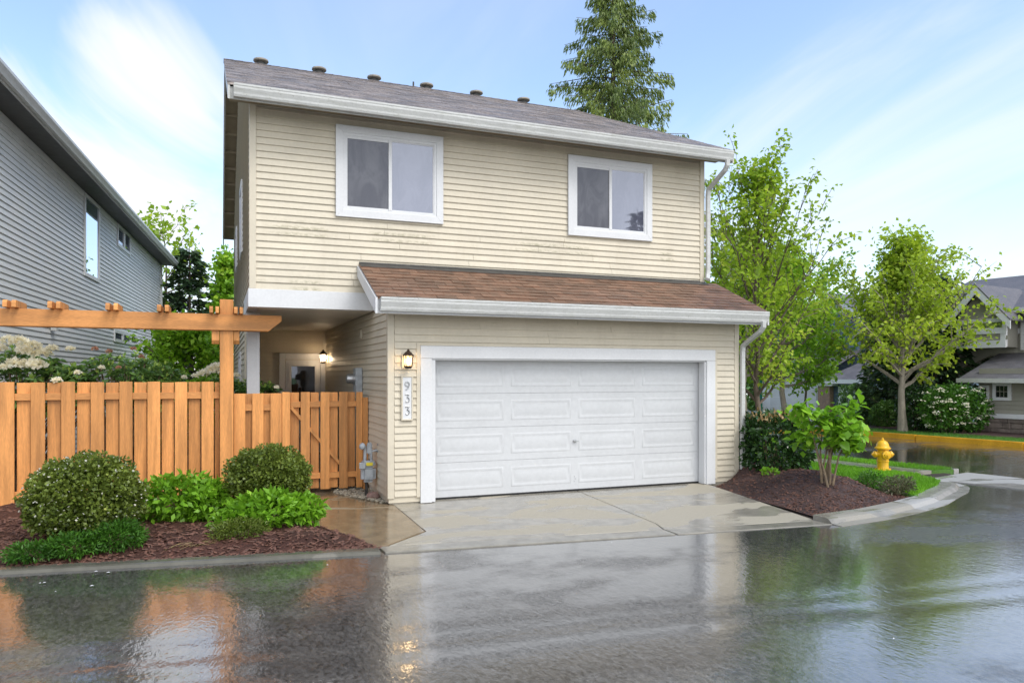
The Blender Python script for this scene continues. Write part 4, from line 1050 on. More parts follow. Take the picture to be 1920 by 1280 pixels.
# ================================================================== FENCE, GATE, PERGOLA
FY = 12.35
def board(name, x0, x1, z0, z1, y, parent, th=0.02, seed=0):
    o = box(name, (x0, y, z0), (x1, y + th, z1), 'cedar_stain', parent, bevel=0.003)
    return o
fence = thing('wooden_fence', (-1.4, FY, 0), 'orange stained shadowbox fence left of the tall pergola post', 'fence')
fb = [-2.784 + 0.375 * i for i in range(-14, 8)]
for x in fb:
    board('fence_board', x - .0875, x + .0875, 0.05, 1.822 + random.uniform(-.006, .004), FY, fence)
    xb = x + 0.1875
    board('fence_board', xb - .085, min(xb + .085, 0.01), 0.05, 1.815 + random.uniform(-.006, .004), FY + 0.075, fence)
for z in (1.56, 0.16): box('fence_rail', (-8.2, FY + 0.022, z), (0.012, FY + 0.073, z + 0.10), 'cedar_stain_beam', fence, bevel=0.003)
for x in (-2.62, -5.2): box('fence_post', (x, FY + 0.10, 0), (x + .09, FY + 0.19, 1.75), 'cedar_stain', fence)

perg = thing('pergola', (0.116, FY, 0), 'orange wooden pergola with beam, notched rafter ends and tall post', 'pergola')
pst = MB().box((0.016, FY - 0.065, -0.05), (0.215, FY + 0.115, 3.095)).build('post', 'cedar_stain', perg, bevel=0.008)
BXL = -8.0
for (y0, y1) in ((FY - 0.115, FY - 0.067), (FY + 0.117, FY + 0.165)):
    MB().prism([(BXL, y0, 2.622), (0.735, y0, 2.612), (0.928, y0, 2.772), (0.928, y0, 2.862), (BXL, y0, 2.857)], (0, y1 - y0, 0)).build('beam', 'cedar_stain_beam', perg, bevel=0.004)
for x0 in (-0.10, 0.218):
    MB().prism([(x0, FY - .06, 2.61), (x0, FY + .11, 2.61), (x0, FY + .09, 2.44), (x0, FY - .02, 2.40), (x0, FY - .06, 2.46)], (0.085 if x0 > 0 else 0.11, 0, 0)).build('corbel', 'cedar_stain', perg, bevel=0.004)
def rafter(x, w=0.055):
    MB().prism([(x, FY - .30, 2.865), (x, FY - .30, 2.935), (x, FY - .27, 2.965), (x, FY + .32, 2.965), (x, FY + .35, 2.935), (x, FY + .35, 2.865)], (w, 0, 0)).build('rafter', 'cedar_stain', perg, bevel=0.003)
for px in (-85, 20, 104, 212, 308):
    p = atY(px, 570, FY - .3)
    rafter(p.x - 0.10); rafter(p.x + 0.005)
for x in (-0.13, -0.045, 0.22, 0.30): rafter(x, 0.05)

side = thing('fence_panel', (0.6, FY, 0), 'short orange fence panel between the pergola post and the gate', 'fence')
for a, b in ((0.222, 0.39), (0.493, 0.661), (0.766, 0.940)): board('fence_board', a, b, 0.04, 1.632, FY, side)
for a, b in ((0.36, 0.52), (0.63, 0.79)): board('fence_board', a, b, 0.04, 1.628, FY + .075, side)
for z in (1.36, 0.18): box('fence_rail', (0.222, FY + .022, z), (0.938, FY + .073, z + .10), 'cedar_stain_beam', side, bevel=0.003)
gate = thing('garden_gate', (1.65, FY, 0), 'orange board garden gate with diagonal brace beside the garage wall', 'gate')
box('gate_post', (0.944, FY - .02, -0.02), (1.068, FY + .09, 1.648), 'cedar_stain', gate, bevel=0.005)
for a, b in ((1.233, 1.376), (1.544, 1.689), (1.844, 1.983), (2.123, 2.228)): board('gate_board', a, b, 0.06, 1.644 + random.uniform(-.004, .004), FY, gate)
for a, b in ((1.075, 1.215), (1.395, 1.528), (1.70, 1.832), (1.99, 2.115)): board('gate_board', a, b, 0.07, 1.640, FY + .075, gate)
for z in (1.40, 0.235): box('gate_rail', (1.075, FY + .022, z), (2.225, FY + .073, z + .095), 'cedar_stain_beam', gate, bevel=0.003)
MB().bar((1.085, FY + .047, 1.40), (1.97, FY + .047, 0.33), 0.048, 0.085, up=(0, 1, 0)).build('brace', 'cedar_stain', gate, bevel=0.003)
box('gate_post', (2.236, FY + .01, -0.02), (2.322, FY + .10, 1.55), 'cedar_stain', gate, bevel=0.005)

# ================================================================== GREY HOUSE ON THE LEFT
GD = Vector((1.40, 20.24, 0)).normalized(); GN = Vector((GD.y, -GD.x, 0))        # along the wall, outward (towards our house)
G0 = Vector((-3.08, 13.26, 0)) - GN * 0.50 - GD * 0.35
gh = thing('grey_house', G0 + GD * 10, 'grey lap-siding house left of the beige house', 'house')
TG = Matrix(((GD.x, -GN.x, 0, G0.x), (GD.y, -GN.y, 0, G0.y), (0, 0, 1, 0), (0, 0, 0, 1)))   # local x along wall, y into house
GLEN = 20.35; GEV = 6.42
def gl(px, py):
    p = atP(px, py, G0, GN) - G0; return p.dot(GD), p.z
gcore = MB().box((0, 0.015, -0.3), (GLEN, 9.0, GEV)).build('wall', 'grey_siding', gh, T=TG)
def opening(pa, pb):
    a, b = gl(*pa), gl(*pb); return (a[0], b[0], min(a[1], b[1]), max(a[1], b[1]))
gwins = []
s0, zt = gl(157, 360); s1, _ = gl(185, 385); _, zb = gl(157, 516); gwins.append((s0, s1, zb, zt, 1))
s0, zt = gl(219, 418); s1, _ = gl(243, 445); _, zb = gl(219, 460); gwins.append((s0, s1, zb, zt, 2))
s0, zt = gl(213, 617); s1, _ = gl(257, 628); _, zb = gl(213, 640); gwins.append((s0, s1, zb, zt, 3))
s0, zt = gl(276, 645); s1, _ = gl(291, 650); _, zb = gl(276, 685); gwins.append((s0, s1, zb, zt, 1))
z = 0.1; EXG = 0.112
while z < GEV - 0.16:
    mid = z + EXG / 2; iv = [(0.02, GLEN)]
    for (a0, a1, b0, b1, _) in gwins:
        if b0 + .05 < mid < b1 - .05:
            nv = []
            for s, e in iv:
                if a0 + .04 > s: nv.append((s, min(e, a0 + .04)))
                if a1 - .04 < e: nv.append((max(s, a1 - .04), e))
            iv = nv
    for s, e in iv:
        if e - s > 0.05: MB().prism([(s, 0.014, z), (s, -0.010, z), (s, -0.009, z + .012), (s, 0.010, z + EXG), (s, 0.014, z + EXG)], (e - s, 0, 0)).build('siding_plank', 'grey_siding', gcore, T=TG)
    z += EXG
z = 0.1
while z < GEV - 0.1:                                                # street end of the grey house
    MB().prism([(0.0, 0.09, z), (-0.022, 0.09, z), (-0.021, 0.09, z + .012), (-0.002, 0.09, z + EXG), (0.0, 0.09, z + EXG)], (0, 8.8, 0)).build('siding_plank', 'grey_siding', gcore, T=TG); z += EXG
MB().box((-0.025, -0.024, 0), (0.019, 0.085, GEV - .17)).build('corner_board', 'grey_siding', gh, T=TG)
MB().box((0, -0.012, GEV - .16), (GLEN, 0.013, GEV - .003)).build('frieze_board', 'siding_trim' if False else 'grey_siding', gh, T=TG)
MB().box((GLEN - .01, -0.022, 0), (GLEN + .02, 0.10, GEV)).build('corner_board', 'white', gh, T=TG)
for (a0, a1, b0, b1, n) in gwins:
    f = MB(); t = 0.09
    f.box((a0, -.035, b0), (a0 + t, .012, b1)); f.box((a1 - t, -.035, b0), (a1, .012, b1)); f.box((a0 + t, -.035, b1 - t), (a1 - t, .012, b1)); f.box((a0 + t, -.035, b0), (a1 - t, .012, b0 + t))
    for k in range(1, n):
        c = a0 + (a1 - a0) * k / n; f.box((c - .10, -.035, b0 + t), (c + .10, .012, b1 - t))
    w = f.build('window', 'white', gh, T=TG)
    for k in range(n):
        c0 = a0 + t if k == 0 else a0 + (a1 - a0) * k / n + .10; c1 = a1 - t if k == n - 1 else a0 + (a1 - a0) * (k + 1) / n - .10
        MB().box((c0, -.012, b0 + t), (c1, .004, b1 - t)).build('pane', 'pane_clear' if n == 1 else 'pane', w, T=TG)
# eave, gutter, roof of the grey house
MB().box((-0.3, -0.47, GEV), (GLEN + .35, 0.012, GEV + .014)).build('eave_soffit', 'metal_dark', gh, T=TG)
MB().box((-0.3, -0.50, GEV - .02), (GLEN + .35, -0.475, GEV + .17)).build('fascia', 'gutter', gh, T=TG)
MB().prism([(-0.3, -0.50, GEV + .16), (-0.3, -0.63, GEV + .16), (-0.3, -0.63, GEV + .11), (-0.3, -0.59, GEV + .05), (-0.3, -0.57, GEV + .01), (-0.3, -0.50, GEV + .01)], (GLEN + .65, 0, 0)).build('gutter', 'gutter', gh, T=TG)
MB().prism([(-0.3, -0.56, GEV + .175), (-0.3, 4.5, GEV + 2.3), (-0.3, 9.5, GEV + .175)], (GLEN + .65, 0, 0)).build('roof', 'far_roof', gh, T=TG)
MB().box((GLEN + .02, -0.06, 0), (GLEN + .09, 0.02, GEV)).build('downspout', 'gutter', gh, T=TG)
s_, z_ = gl(95, 575); MB().box((s_ - .05, -.12, z_ - .5), (s_ + .1, -.011, z_ + .12)).build('vent_hood', 'gutter', gh, T=TG)

# ================================================================== TAUPE HOUSE ACROSS THE STREET (right edge)
TN = -KN; TD = -KD                                             # faces the street; local x runs to the right in the picture
T0 = Vector((23.35, 16.2, 0.07))
th = thing('taupe_house', T0 + TD * 3 + KN * 3, 'taupe house with dark roof and stone base across the street', 'house')
TT = Matrix(((TD.x, KN.x, 0, T0.x), (TD.y, KN.y, 0, T0.y), (0, 0, 1, T0.z), (0, 0, 0, 1)))
def tl(px, py, o=0.0):
    p = atP(px, py, T0 + KN * o, KN) - T0; return p.dot(TD), p.z
def tbox(nm, s0, s1, o0, o1, z0, z1, m, par=None): return MB().box((s0, o0, z0), (s1, o1, z1)).build(nm, m, par or th, T=TT)
ze = tl(1900, 708)[1]; zs = tl(1900, 785)[1]; zband = tl(1900, 776)[1]; sl = tl(1835, 760)[0]; sr = 7.5
core = tbox('wall', sl, sr, 0.02, 8.0, -0.2, ze + .3, 'taupe_siding')
# stone base, stones one by one
sb = tbox('stone_base', sl - .02, sr, -0.06, 0.018, -0.2, zs, 'foundation')
rd = random.Random(12); z = -0.02
while z < zs - .05:
    h = min(rd.uniform(.14, .2), zs - z - .01); s = sl
    while s < 2.6:
        w = rd.uniform(.22, .5)
        MB().box((s, -0.10 - rd.uniform(0, .03), z), (s + w - .012, -0.061, z + h - .012)).build('stone', 'stone', sb, T=TT, bevel=0.01); s += w
    z += h
tbox('stone_sill', sl - .04, sr, -0.14, 0.018, zs + .004, zband, 'white')
z = zband + .004
ws0, wt = tl(1862, 717); ws1, wb = tl(1897, 751)
while z < ze - .02:
    mid = z + .07
    for a, b in (((sl, ws0 + .03), (ws1 - .03, sr)) if wb + .03 < mid < wt - .03 else ((sl, sr),)):
        if b > a: MB().prism([(a, 0.018, z), (a, -0.016, z), (a, 0.008, z + .14), (a, 0.018, z + .14)], (b - a, 0, 0)).build('siding_plank', 'taupe_siding', core, T=TT)
    z += .14
def twin(s0, s1, z0, z1, o, par, grid_=True, t=0.10, pane='pane_dark'):
    f = MB(); f.box((s0, o - .05, z0), (s0 + t, o + .016, z1)); f.box((s1 - t, o - .05, z0), (s1, o + .016, z1)); f.box((s0 + t, o - .05, z1 - t), (s1 - t, o + .016, z1)); f.box((s0 + t, o - .05, z0), (s1 - t, o + .016, z0 + t))
    w = f.build('window', 'white', par, T=TT)
    MB().box((s0 + t, o - .03, z0 + t), (s1 - t, o - .02, z1 - t)).build('pane', pane, w, T=TT)
    if grid_:
        for k in (1, 2): c = s0 + t + (s1 - s0 - 2 * t) * k / 3; MB().box((c - .008, o - .036, z0 + t), (c + .008, o - .031, z1 - t)).build('glazing_bar', 'taupe_siding', w, T=TT)
        c = (z0 + z1) / 2; MB().box((s0 + t, o - .042, c - .008), (s1 - t, o - .037, c + .008)).build('glazing_bar', 'taupe_siding', w, T=TT)
twin(ws0, ws1, wb, wt, 0.0, th)
a0, at_ = tl(1836, 722); a1, ab_ = tl(1855, 748); twin(a0, a1, ab_, at_, 0.0, th, False, 0.07)
# lower roof
UO = 2.2
zu = tl(1900, 662, UO)[1]
MB().prism([(sl - .4, -0.45, ze - .02), (sl - .4, UO, zu), (sl - .4, UO, zu - .12), (sl - .4, -0.45, ze - .14)], (sr - sl + .4, 0, 0)).build('lower_roof', 'far_roof', th, T=TT)
tbox('gutter', sl - .42, sr, -0.58, -0.452, ze - .16, ze - .02, 'gutter')
MB().tube([(tl(1893, 715)[0] + .9, -.5, ze - .15), (tl(1893, 715)[0] + .9, -.45, ze - .3), (tl(1893, 715)[0] + 1.5, -.05, ze - .6)], 0.05, 8).build('downspout', 'gutter', th, T=TT)
# upper storey
zue = tl(1900, 581, UO)[1]; su = tl(1886, 600, UO)[0]; zr = tl(1900, 518, UO + 4.5)[1]
ub = tbox('upper_wall', su - 3.0, sr, UO + .02, UO + 8, ze, zue + .05, 'taupe_siding')
zb0, zb1 = tl(1900, 626, UO)[1], tl(1900, 616, UO)[1]
tbox('trim_band', su, sr, UO - .03, UO + .018, zb0, zb1, 'white')
z = zu + .02
while z < zue:
    if not (zb0 - .1 < z < zb1): MB().prism([(su, UO + .018, z), (su, UO - .014, z), (su, UO + .008, z + .14), (su, UO + .018, z + .14)], (sr - su, 0, 0)).build('siding_plank', 'taupe_siding', ub, T=TT)
    z += .14
MB().prism([(su - 3.4, UO - .45, zue), (su - 3.4, UO + 4.5, zr), (su - 3.4, UO + 9, zue)], (sr - su + 3.4, 0, 0)).build('roof', 'far_roof', th, T=TT)
tbox('gutter', su - .15, sr, UO - .58, UO - .452, zue - .12, zue + .02, 'gutter')
# projecting gable bay left of it
bo = 1.2; bs0 = tl(1795, 600, bo)[0]; bs1 = tl(1882, 600, bo)[0]; bz = tl(1882, 590, bo)[1]; pk = tl(1838, 536, bo)[1]; zbb = tl(1880, 650, bo)[1]
bay = tbox('bay_wall', bs0, bs1, bo + .02, UO + .1, zbb, bz, 'taupe_siding')
MB().prism([(bs0, bo + .03, bz), (bs1, bo + .03, bz), ((bs0 + bs1) / 2, bo + .03, pk - .15)], (0, 1.0, 0)).build('bay_gable', 'taupe_siding', th, T=TT)
for sgn, e in ((-1, bs0 - .35), (1, bs1 + .35)):
    m = (bs0 + bs1) / 2; ez = bz - .22
    MB().prism([(m, bo - .35, pk), (e, bo - .35, ez), (e, bo - .35, ez - .28), (m, bo - .35, pk - .30)], (0, .05, 0)).build('barge_board', 'white', th, T=TT)
    MB().prism([(m, bo - .36, pk + .06), (e - .0, bo - .36, ez + .06), (e, bo - .36, ez + .005), (m, bo - .36, pk + .005)], (0, 3.2, 0)).build('bay_roof', 'far_roof', th, T=TT)
tbox('corner_board', bs1 - .1, bs1 + .06, bo - .02, bo + .12, zbb, bz + .1, 'white')
tbox('downspout', bs1 + .12, bs1 + .22, UO - .12, UO - .04, zu + .1, zue - .1, 'gutter')
tbox('trim_band', bs1 - .9, bs1 + .08, bo - .04, bo + .018, zb0, zb1, 'white'); tbox('trim_band', bs0, bs1 + .08, bo - .06, bo + .018, zbb - .02, zbb + .22, 'white')
twin((bs0 + bs1) / 2 - .75, (bs0 + bs1) / 2 + .85, zbb + .45, bz - .1, bo, th, False, 0.13, 'pane_clear')
z = zbb + .24
while z < bz:
    if not (zb0 - .1 < z < zb1): MB().prism([((bs0 + bs1) / 2 + .9, bo + .018, z), ((bs0 + bs1) / 2 + .9, bo - .012, z), ((bs0 + bs1) / 2 + .9, bo + .008, z + .14), ((bs0 + bs1) / 2 + .9, bo + .018, z + .14)], (bs1 - (bs0 + bs1) / 2 - 1.0, 0, 0)).build('siding_plank', 'taupe_siding', bay, T=TT)
    z += .14

# ================================================================== BLUE HOUSE FURTHER BACK
p_ = ray(1590, 785); B0 = CAM + p_ * (43.0 / math.hypot(p_.x, p_.y)); B0.z = dip(B0.y) + .08
bh = thing('blue_house', B0 + KN * 3, 'dark blue house with white garage and gables behind the street trees', 'house')
BT = Matrix(((TD.x, KN.x, 0, B0.x), (TD.y, KN.y, 0, B0.y), (0, 0, 1, 0), (0, 0, 0, 1)))
def bl(px, py, o=0.0):
    p = atP(px, py, B0 + KN * o, KN) - B0; return p.dot(TD), p.z + B0.z
def bbox(nm, s0, s1, o0, o1, z0, z1, m, par=None): return MB().box((s0, o0, z0), (s1, o1, z1)).build(nm, m, par or bh, T=BT)
gz = B0.z - .1
s0, s1 = bl(1560, 740)[0], bl(1642, 740)[0]; zt = bl(1600, 716)[1]
bbox('entry_wall', s0, s1, 0, 4, gz, zt, 'blue_siding')
zp = bl(1600, 690, 1.5)[1]
MB().prism([(s0 - .3, -.5, zt), (s1 + .1, -.5, zt), (s1 + .1, 2.6, zp + .4), (s0 + .5, 2.6, zp + .4)], (0, 0, .14)).build('entry_roof', 'far_roof', bh, T=BT)
bbox('gutter', s0 - .3, s1 - .3, -.62, -.51, zt - .08, zt + .14, 'white')
MB().tube([(bl(1615, 715)[0], -.55, zt), (bl(1618, 720)[0], -.5, zt - .2), (bl(1632, 727)[0], -.1, zt - .55), (bl(1632, 727)[0], -.06, gz)], .06, 8).build('downspout', 'white', bh, T=BT)
d0, d1, dzt = bl(1573, 740)[0], bl(1624, 740)[0], bl(1600, 725)[1]
dd = bbox('door_surround', d0, d1, -.06, -.002, gz, dzt, 'white')
bbox('front_door', d0 + .3, d1 - .3, -.10, -.061, gz, dzt - .25, 'door_white', dd)
w0, wz0 = bl(1583, 744); w1, wz1 = bl(1590, 734)
for k in (0, 1):
    for j in (0, 1): bbox('pane', w0 + (w1 - w0) * (k * .55), w0 + (w1 - w0) * (k * .55 + .42), -.112, -.101, wz0 + (wz1 - wz0) * j * .55, wz0 + (wz1 - wz0) * (j * .55 + .42), 'pane_dark', dd)
q0, q1, qz = bl(1541, 740)[0], bl(1563, 740)[0], bl(1550, 723)[1]
bbox('brick_pier', q0, q1, -.35, .1, gz, qz, 'brick_far')
bbox('pier_cap', q0 - .2, q1 + .25, -.5, .2, qz, qz + .16, 'white')
r0, r1, rz_ = bl(1440, 740)[0], bl(1541, 740)[0], bl(1500, 722)[1]
bbox('garage_front', r0 - .4, r1, 0.0, 5, gz, rz_ + .5, 'white')
gdo = bbox('garage_door', r0 + .2, r1 - .3, -.05, -.002, gz, rz_ - .15, 'door_white')
for k in range(1, 4): bbox('door_groove', r0 + .2, r1 - .3, -.056, -.051, gz + (rz_ - .15 - gz) * k / 4 - .02, gz + (rz_ - .15 - gz) * k / 4, 'white', gdo)
MB().prism([(r0 - .8, -.5, rz_ + .5), (r1 + .2, -.5, rz_ + .5), (r1 + .2, 4, rz_ + 2.2), (r0 - .8, 4, rz_ + 2.2)], (0, 0, .15)).build('garage_roof', 'far_roof', bh, T=BT)
m0, m1 = bl(1450, 600, 4)[0], bl(1705, 600, 4)[0]; me_, mr = bl(1600, 600, 4)[1], bl(1640, 557, 8)[1]
bbox('main_wall', m0, m1, 4.0, 12, gz, me_, 'blue_siding')
MB().prism([(m0 - .4, 3.5, me_), (m0 - .4, 8, mr), (m0 - .4, 12.5, me_)], (m1 - m0 + .8, 0, 0)).build('roof', 'far_roof', bh, T=BT)
g0, g1, gp, ge = bl(1520, 600, 3)[0], bl(1607, 600, 3)[0], bl(1563, 556, 3)[1], bl(1563, 588, 3)[1]
bbox('gable_wall', g0, g1, 3.02, 4.2, gz + 3, ge, 'blue_siding')
MB().prism([(g0, 3.05, ge), (g1, 3.05, ge), ((g0 + g1) / 2, 3.05, gp)], (0, 4, 0)).build('gable', 'white', bh, T=BT)
for e in (g0 - .3, g1 + .3):
    m = (g0 + g1) / 2
    MB().prism([(m, 2.7, gp + .12), (e, 2.7, ge - .1), (e, 2.7, ge - .42), (m, 2.7, gp - .22)], (0, .1, 0)).build('barge_board', 'white', bh, T=BT)
    MB().prism([(m, 2.69, gp + .2), (e, 2.69, ge - .02), (e, 2.69, ge - .09), (m, 2.69, gp + .13)], (0, 4.5, 0)).build('gable_roof', 'far_roof', bh, T=BT)
for px in (1590, 1650):
    a, zz0 = bl(px, 660, 4); f = bbox('window', a, a + 1.5, 3.93, 3.998, zz0, zz0 + 1.4, 'white'); bbox('pane', a + .12, a + 1.38, 3.90, 3.929, zz0 + .12, zz0 + 1.28, 'pane', f)

# ================================================================== STREET THINGS
hp = atZ(1655, 882, 0.0)
hy = thing('fire_hydrant', (hp.x, hp.y, -0.01), 'yellow fire hydrant on the lawn by the sidewalk', 'hydrant')
H = Vector((hp.x, hp.y, -0.01))
MB().lathe([(0.155, 0.0), (0.16, 0.012), (0.16, 0.035), (0.15, 0.045), (0.115, 0.06), (0.108, 0.09), (0.108, 0.19), (0.118, 0.195), (0.118, 0.215), (0.108, 0.22), (0.105, 0.42), (0.12, 0.43), (0.12, 0.44)], H, 24).build('barrel', 'hydrant_yellow', hy, smooth=True)
MB().lathe([(0.12, 0.44), (0.15, 0.45), (0.152, 0.475), (0.13, 0.485), (0.118, 0.51), (0.11, 0.55), (0.085, 0.59), (0.05, 0.615), (0.04, 0.62)], H, 24).build('bonnet', 'hydrant_yellow', hy, smooth=True)
MB().lathe([(0.032, 0.615), (0.032, 0.64), (0.022, 0.645), (0.018, 0.67), (0.004, 0.675)], H, 6).build('operating_nut', 'hydrant_yellow', hy)
for ax in ((CT, -ST, 0), (-CT, ST, 0), (-ST, -CT, 0)):
    big = 1.3 if ax[0] == -ST else 1.0
    n = MB().lathe([(0.055 * big, 0.09), (0.055 * big, 0.14), (0.066 * big, 0.145), (0.066 * big, 0.175), (0.052 * big, 0.182)], H + Vector((0, 0, 0.34)), 16, ax).build('nozzle', 'hydrant_yellow', hy, smooth=True)
    MB().lathe([(0.05 * big, 0.182), (0.042 * big, 0.20), (0.02, 0.204), (0.02, 0.225)], H + Vector((0, 0, 0.34)), 6, ax).build('nozzle_cap', 'hydrant_yellow', n)
for k in range(8):
    a = k * math.pi / 4
    MB().lathe([(0.014, 0.043), (0.014, 0.062)], H + Vector((math.cos(a) * .136, math.sin(a) * .136, 0)), 6).build('flange_bolt', 'hydrant_yellow', hy)

# parked car seen over the hedge
cp = ray(1372, 775); cY = 26.5; cX = cY * cp.x / cp.y
car = thing('parked_car', (cX, cY, dip(cY) - .08), 'silver blue car parked on the far street behind the laurel hedge', 'car')
CTm = Matrix.Translation((cX, cY, dip(cY) - .08)) @ Matrix.Rotation(math.radians(-40), 4, 'Z')
def cb(nm, mb, m, par=car, **kw): return mb.build(nm, m, par, T=CTm, **kw)
prof = [(-2.2, .35), (-2.25, .6), (-2.15, .86), (-1.5, .92), (1.0, .93), (2.0, .82), (2.22, .62), (2.2, .35)]
body = cb('body', MB().prism([(x, -.86, z) for x, z in prof], (0, 1.72, 0)), 'car_paint', bevel=0.06, seg=3, smooth=True)
ca, cbb = [(-1.85, .90), (-1.25, 1.38), (0.25, 1.40), (1.15, .91)], 0
mb = MB(); vs = [(x, sy * (0.80 if z < 1 else 0.62), z) for sy in (-1, 1) for x, z in ca]
mb.add(vs, [(0, 1, 2, 3), (7, 6, 5, 4), (0, 4, 5, 1), (1, 5, 6, 2), (2, 6, 7, 3), (3, 7, 4, 0)]); cab = cb('cabin', mb, 'car_paint', bevel=0.03, seg=2, smooth=True)
cb('windscreen', MB().add([(1.12, -.70, .96), (1.12, .70, .96), (.33, .56, 1.37), (.33, -.56, 1.37)], [(0, 1, 2, 3)]), 'pane_clear')
cb('rear_window', MB().add([(-1.80, -.68, .97), (-1.80, .68, .97), (-1.30, .56, 1.34), (-1.30, -.56, 1.34)], [(3, 2, 1, 0)]), 'pane_clear')
for sy in (-1, 1):
    for x0, x1, t0, t1 in ((-1.55, -.45, -1.15, -.45), (-.38, .9, -.38, .25)):
        cb('side_window', MB().add([(x0, sy * .806, .96), (x1, sy * .806, .96), (t1, sy * .655, 1.33), (t0, sy * .655, 1.33)], [(0, 1, 2, 3)]), 'pane_dark')
    cb('mirror', MB().box((.75, sy * .82, .95), (.9, sy * 1.0, 1.08)), 'car_paint', bevel=0.03)
    cb('headlight', MB().box((2.12, sy * .45, .62), (2.235, sy * .78, .76)), 'pane_clear', bevel=0.02)
    cb('tail_light', MB().box((-2.24, sy * .5, .66), (-2.16, sy * .8, .82)), 'red_lamp', bevel=0.01)
    for x in (-1.35, 1.35):
        w = cb('wheel', MB().lathe([(.12, -.1), (.30, -.1), (.32, -.07), (.32, .07), (.30, .1), (.12, .1)], (x, sy * .78, .32), 22, (0, 1, 0)), 'tyre', smooth=True)
        cb('rim', MB().lathe([(.20, .0), (.19, .02), (.06, .03), (.0, .035)], (x, sy * .885, .32), 14, (0, sy, 0)), 'steel', w)
# slim green post down the street
gp_ = ray(1427, 760); P = Vector((24.5 * gp_.x / gp_.y, 24.5, dip(24.5)))
gpost = thing('green_post', P, 'slim green metal post beside the parked car', 'post')
MB().lathe([(.09, 0), (.09, .1), (.05, .14), (.05, 2.2), (.03, 2.22)], P, 12).build('shaft', 'green_paint', gpost, smooth=True)

# ================================================================== PLANTS
def bz(x, y): return bed_z(x, y)
# clipped shrubs in the left bed
make_bush('clipped_shrub', 'large round clipped shrub with tiny pale flowers at the left of the fence bed', (-1.42, 9.66, 0.03), [(0, 0, 0.48, 0.62, 0.56, 0.50)], 24000, 0.042, 'leaf_box', 21, aspect=0.42, shell=0.45, upw=0.7, stems=14)
sb_ = bpy.data.objects['clipped_shrub']
rg = np.random.default_rng(5); v = unit(rg.normal(size=(420, 3))); v = v[(v[:, 1] < .3) & (v[:, 2] > -.5)]
leaf_cloud('blossom', v * np.array([0.63, 0.57, 0.51]) + np.array([-1.42, 9.66, 0.51]), 0.022, 'petal', sb_, aspect=0.6, rng=rg, dirs=v + rg.normal(0, .5, v.shape))
make_bush('clipped_shrub', 'smaller round clipped shrub beside the path to the gate', (0.60, 10.2, 0.03), [(0, 0, 0.60, 0.54, 0.50, 0.36), (0.05, 0, 0.40, 0.48, 0.44, 0.32)], 22000, 0.040, 'leaf_box', 22, aspect=0.42, shell=0.45, upw=0.7, stems=14)
make_bush('ground_juniper', 'low dark green juniper at the kerb under the large round shrub', (-1.40, 9.00, 0.0), [(-0.42, 0.02, 0.07, 0.25, 0.20, 0.11), (-0.04, 0.06, 0.10, 0.28, 0.22, 0.14), (0.36, 0.16, 0.14, 0.30, 0.26, 0.18)], 6500, 0.050, 'leaf_juniper', 23, aspect=0.16, shell=0.3, out=1.0, upw=0.1)
make_bush('leafy_perennial', 'bright lime leafy perennial in front of the fence between the clipped shrubs', (-0.46, 10.4, 0.03), [(0, 0, 0.30, 0.55, 0.42, 0.30), (0.35, -0.10, 0.22, 0.35, 0.3, 0.24)], 2400, 0.105, 'leaf_lime', 24, cat='plant', aspect=0.24, shell=0.55, upw=0.6)
make_bush('leafy_perennial', 'bright lime leafy perennial spilling in front of the smaller clipped shrub', (0.56, 9.50, 0.0), [(0, 0, 0.26, 0.50, 0.32, 0.22), (0.38, 0.1, 0.22, 0.30, 0.26, 0.20), (-0.30, -0.04, 0.17, 0.34, 0.26, 0.16)], 2000, 0.105, 'leaf_lime', 25, cat='plant', aspect=0.24, shell=0.6, upw=0.6)
make_bush('heather', 'dull green heather tuft under the lime perennial near the kerb', (0.22, 9.12, -0.01), [(0, 0, 0.12, 0.34, 0.22, 0.15)], 2600, 0.045, 'leaf_box', 26, aspect=0.16, shell=0.3, out=1.0, upw=0.1)
# sword fern
fr = thing('fern', (0.02, 11.15, 0.05), 'light green fern with arching fronds against the fence', 'fern')
rd = random.Random(4)
for k in range(16):
    az = rd.uniform(0, 6.28); L = rd.uniform(0.5, 0.72); d = Vector((math.cos(az), math.sin(az), 0)); P_ = []; D_ = []
    path = [Vector((0.02, 11.15, 0.05)) + d * (L * 0.62 * s) + Vector((0, 0, L * (1.15 * s - 0.55 * s * s))) for s in np.linspace(0, 1, 24)]
    sd = Vector((-d.y, d.x, 0))
    for i, p in enumerate(path[3:], 3):
        for sg_ in (-1, 1):
            P_.append(tuple(p)); D_.append(tuple(sd * sg_ + d * 0.25 + Vector((0, 0, 0.1))))
    ln = np.array([0.10 * math.sin(math.pi * min(1, (i // 2 + 4) / 26)) + .015 for i in range(len(P_))])
    leaf_cloud('frond', P_, ln, 'leaf_lime', fr, aspect=0.16, dirs=D_, upw=1.2, fold=0.02, rng=np.random.default_rng(k))
# yellowed grass tuft on the mulch
tf = MB(); rd = random.Random(8)
for k in range(36):
    c = Vector((-0.28 + rd.gauss(0, .16), 8.98 + rd.gauss(0, .05), 0.015)); a = rd.uniform(-.5, .6); L = rd.uniform(.12, .32)
    e = c + Vector((math.cos(a) * L, math.sin(a) * L * .6, rd.uniform(.0, .05))); w = Vector((0, .006, 0))
    tf.add([c - w, c + w, c.lerp(e, .5) + w + Vector((0, 0, .03)), e, c.lerp(e, .5) - w + Vector((0, 0, .03))], [(0, 1, 2, 3, 4)])
tag(kind(tf.build('dead_grass', 'straw'), 'stuff'), 'yellowed grass tuft lying on the mulch by the kerb', 'grass')

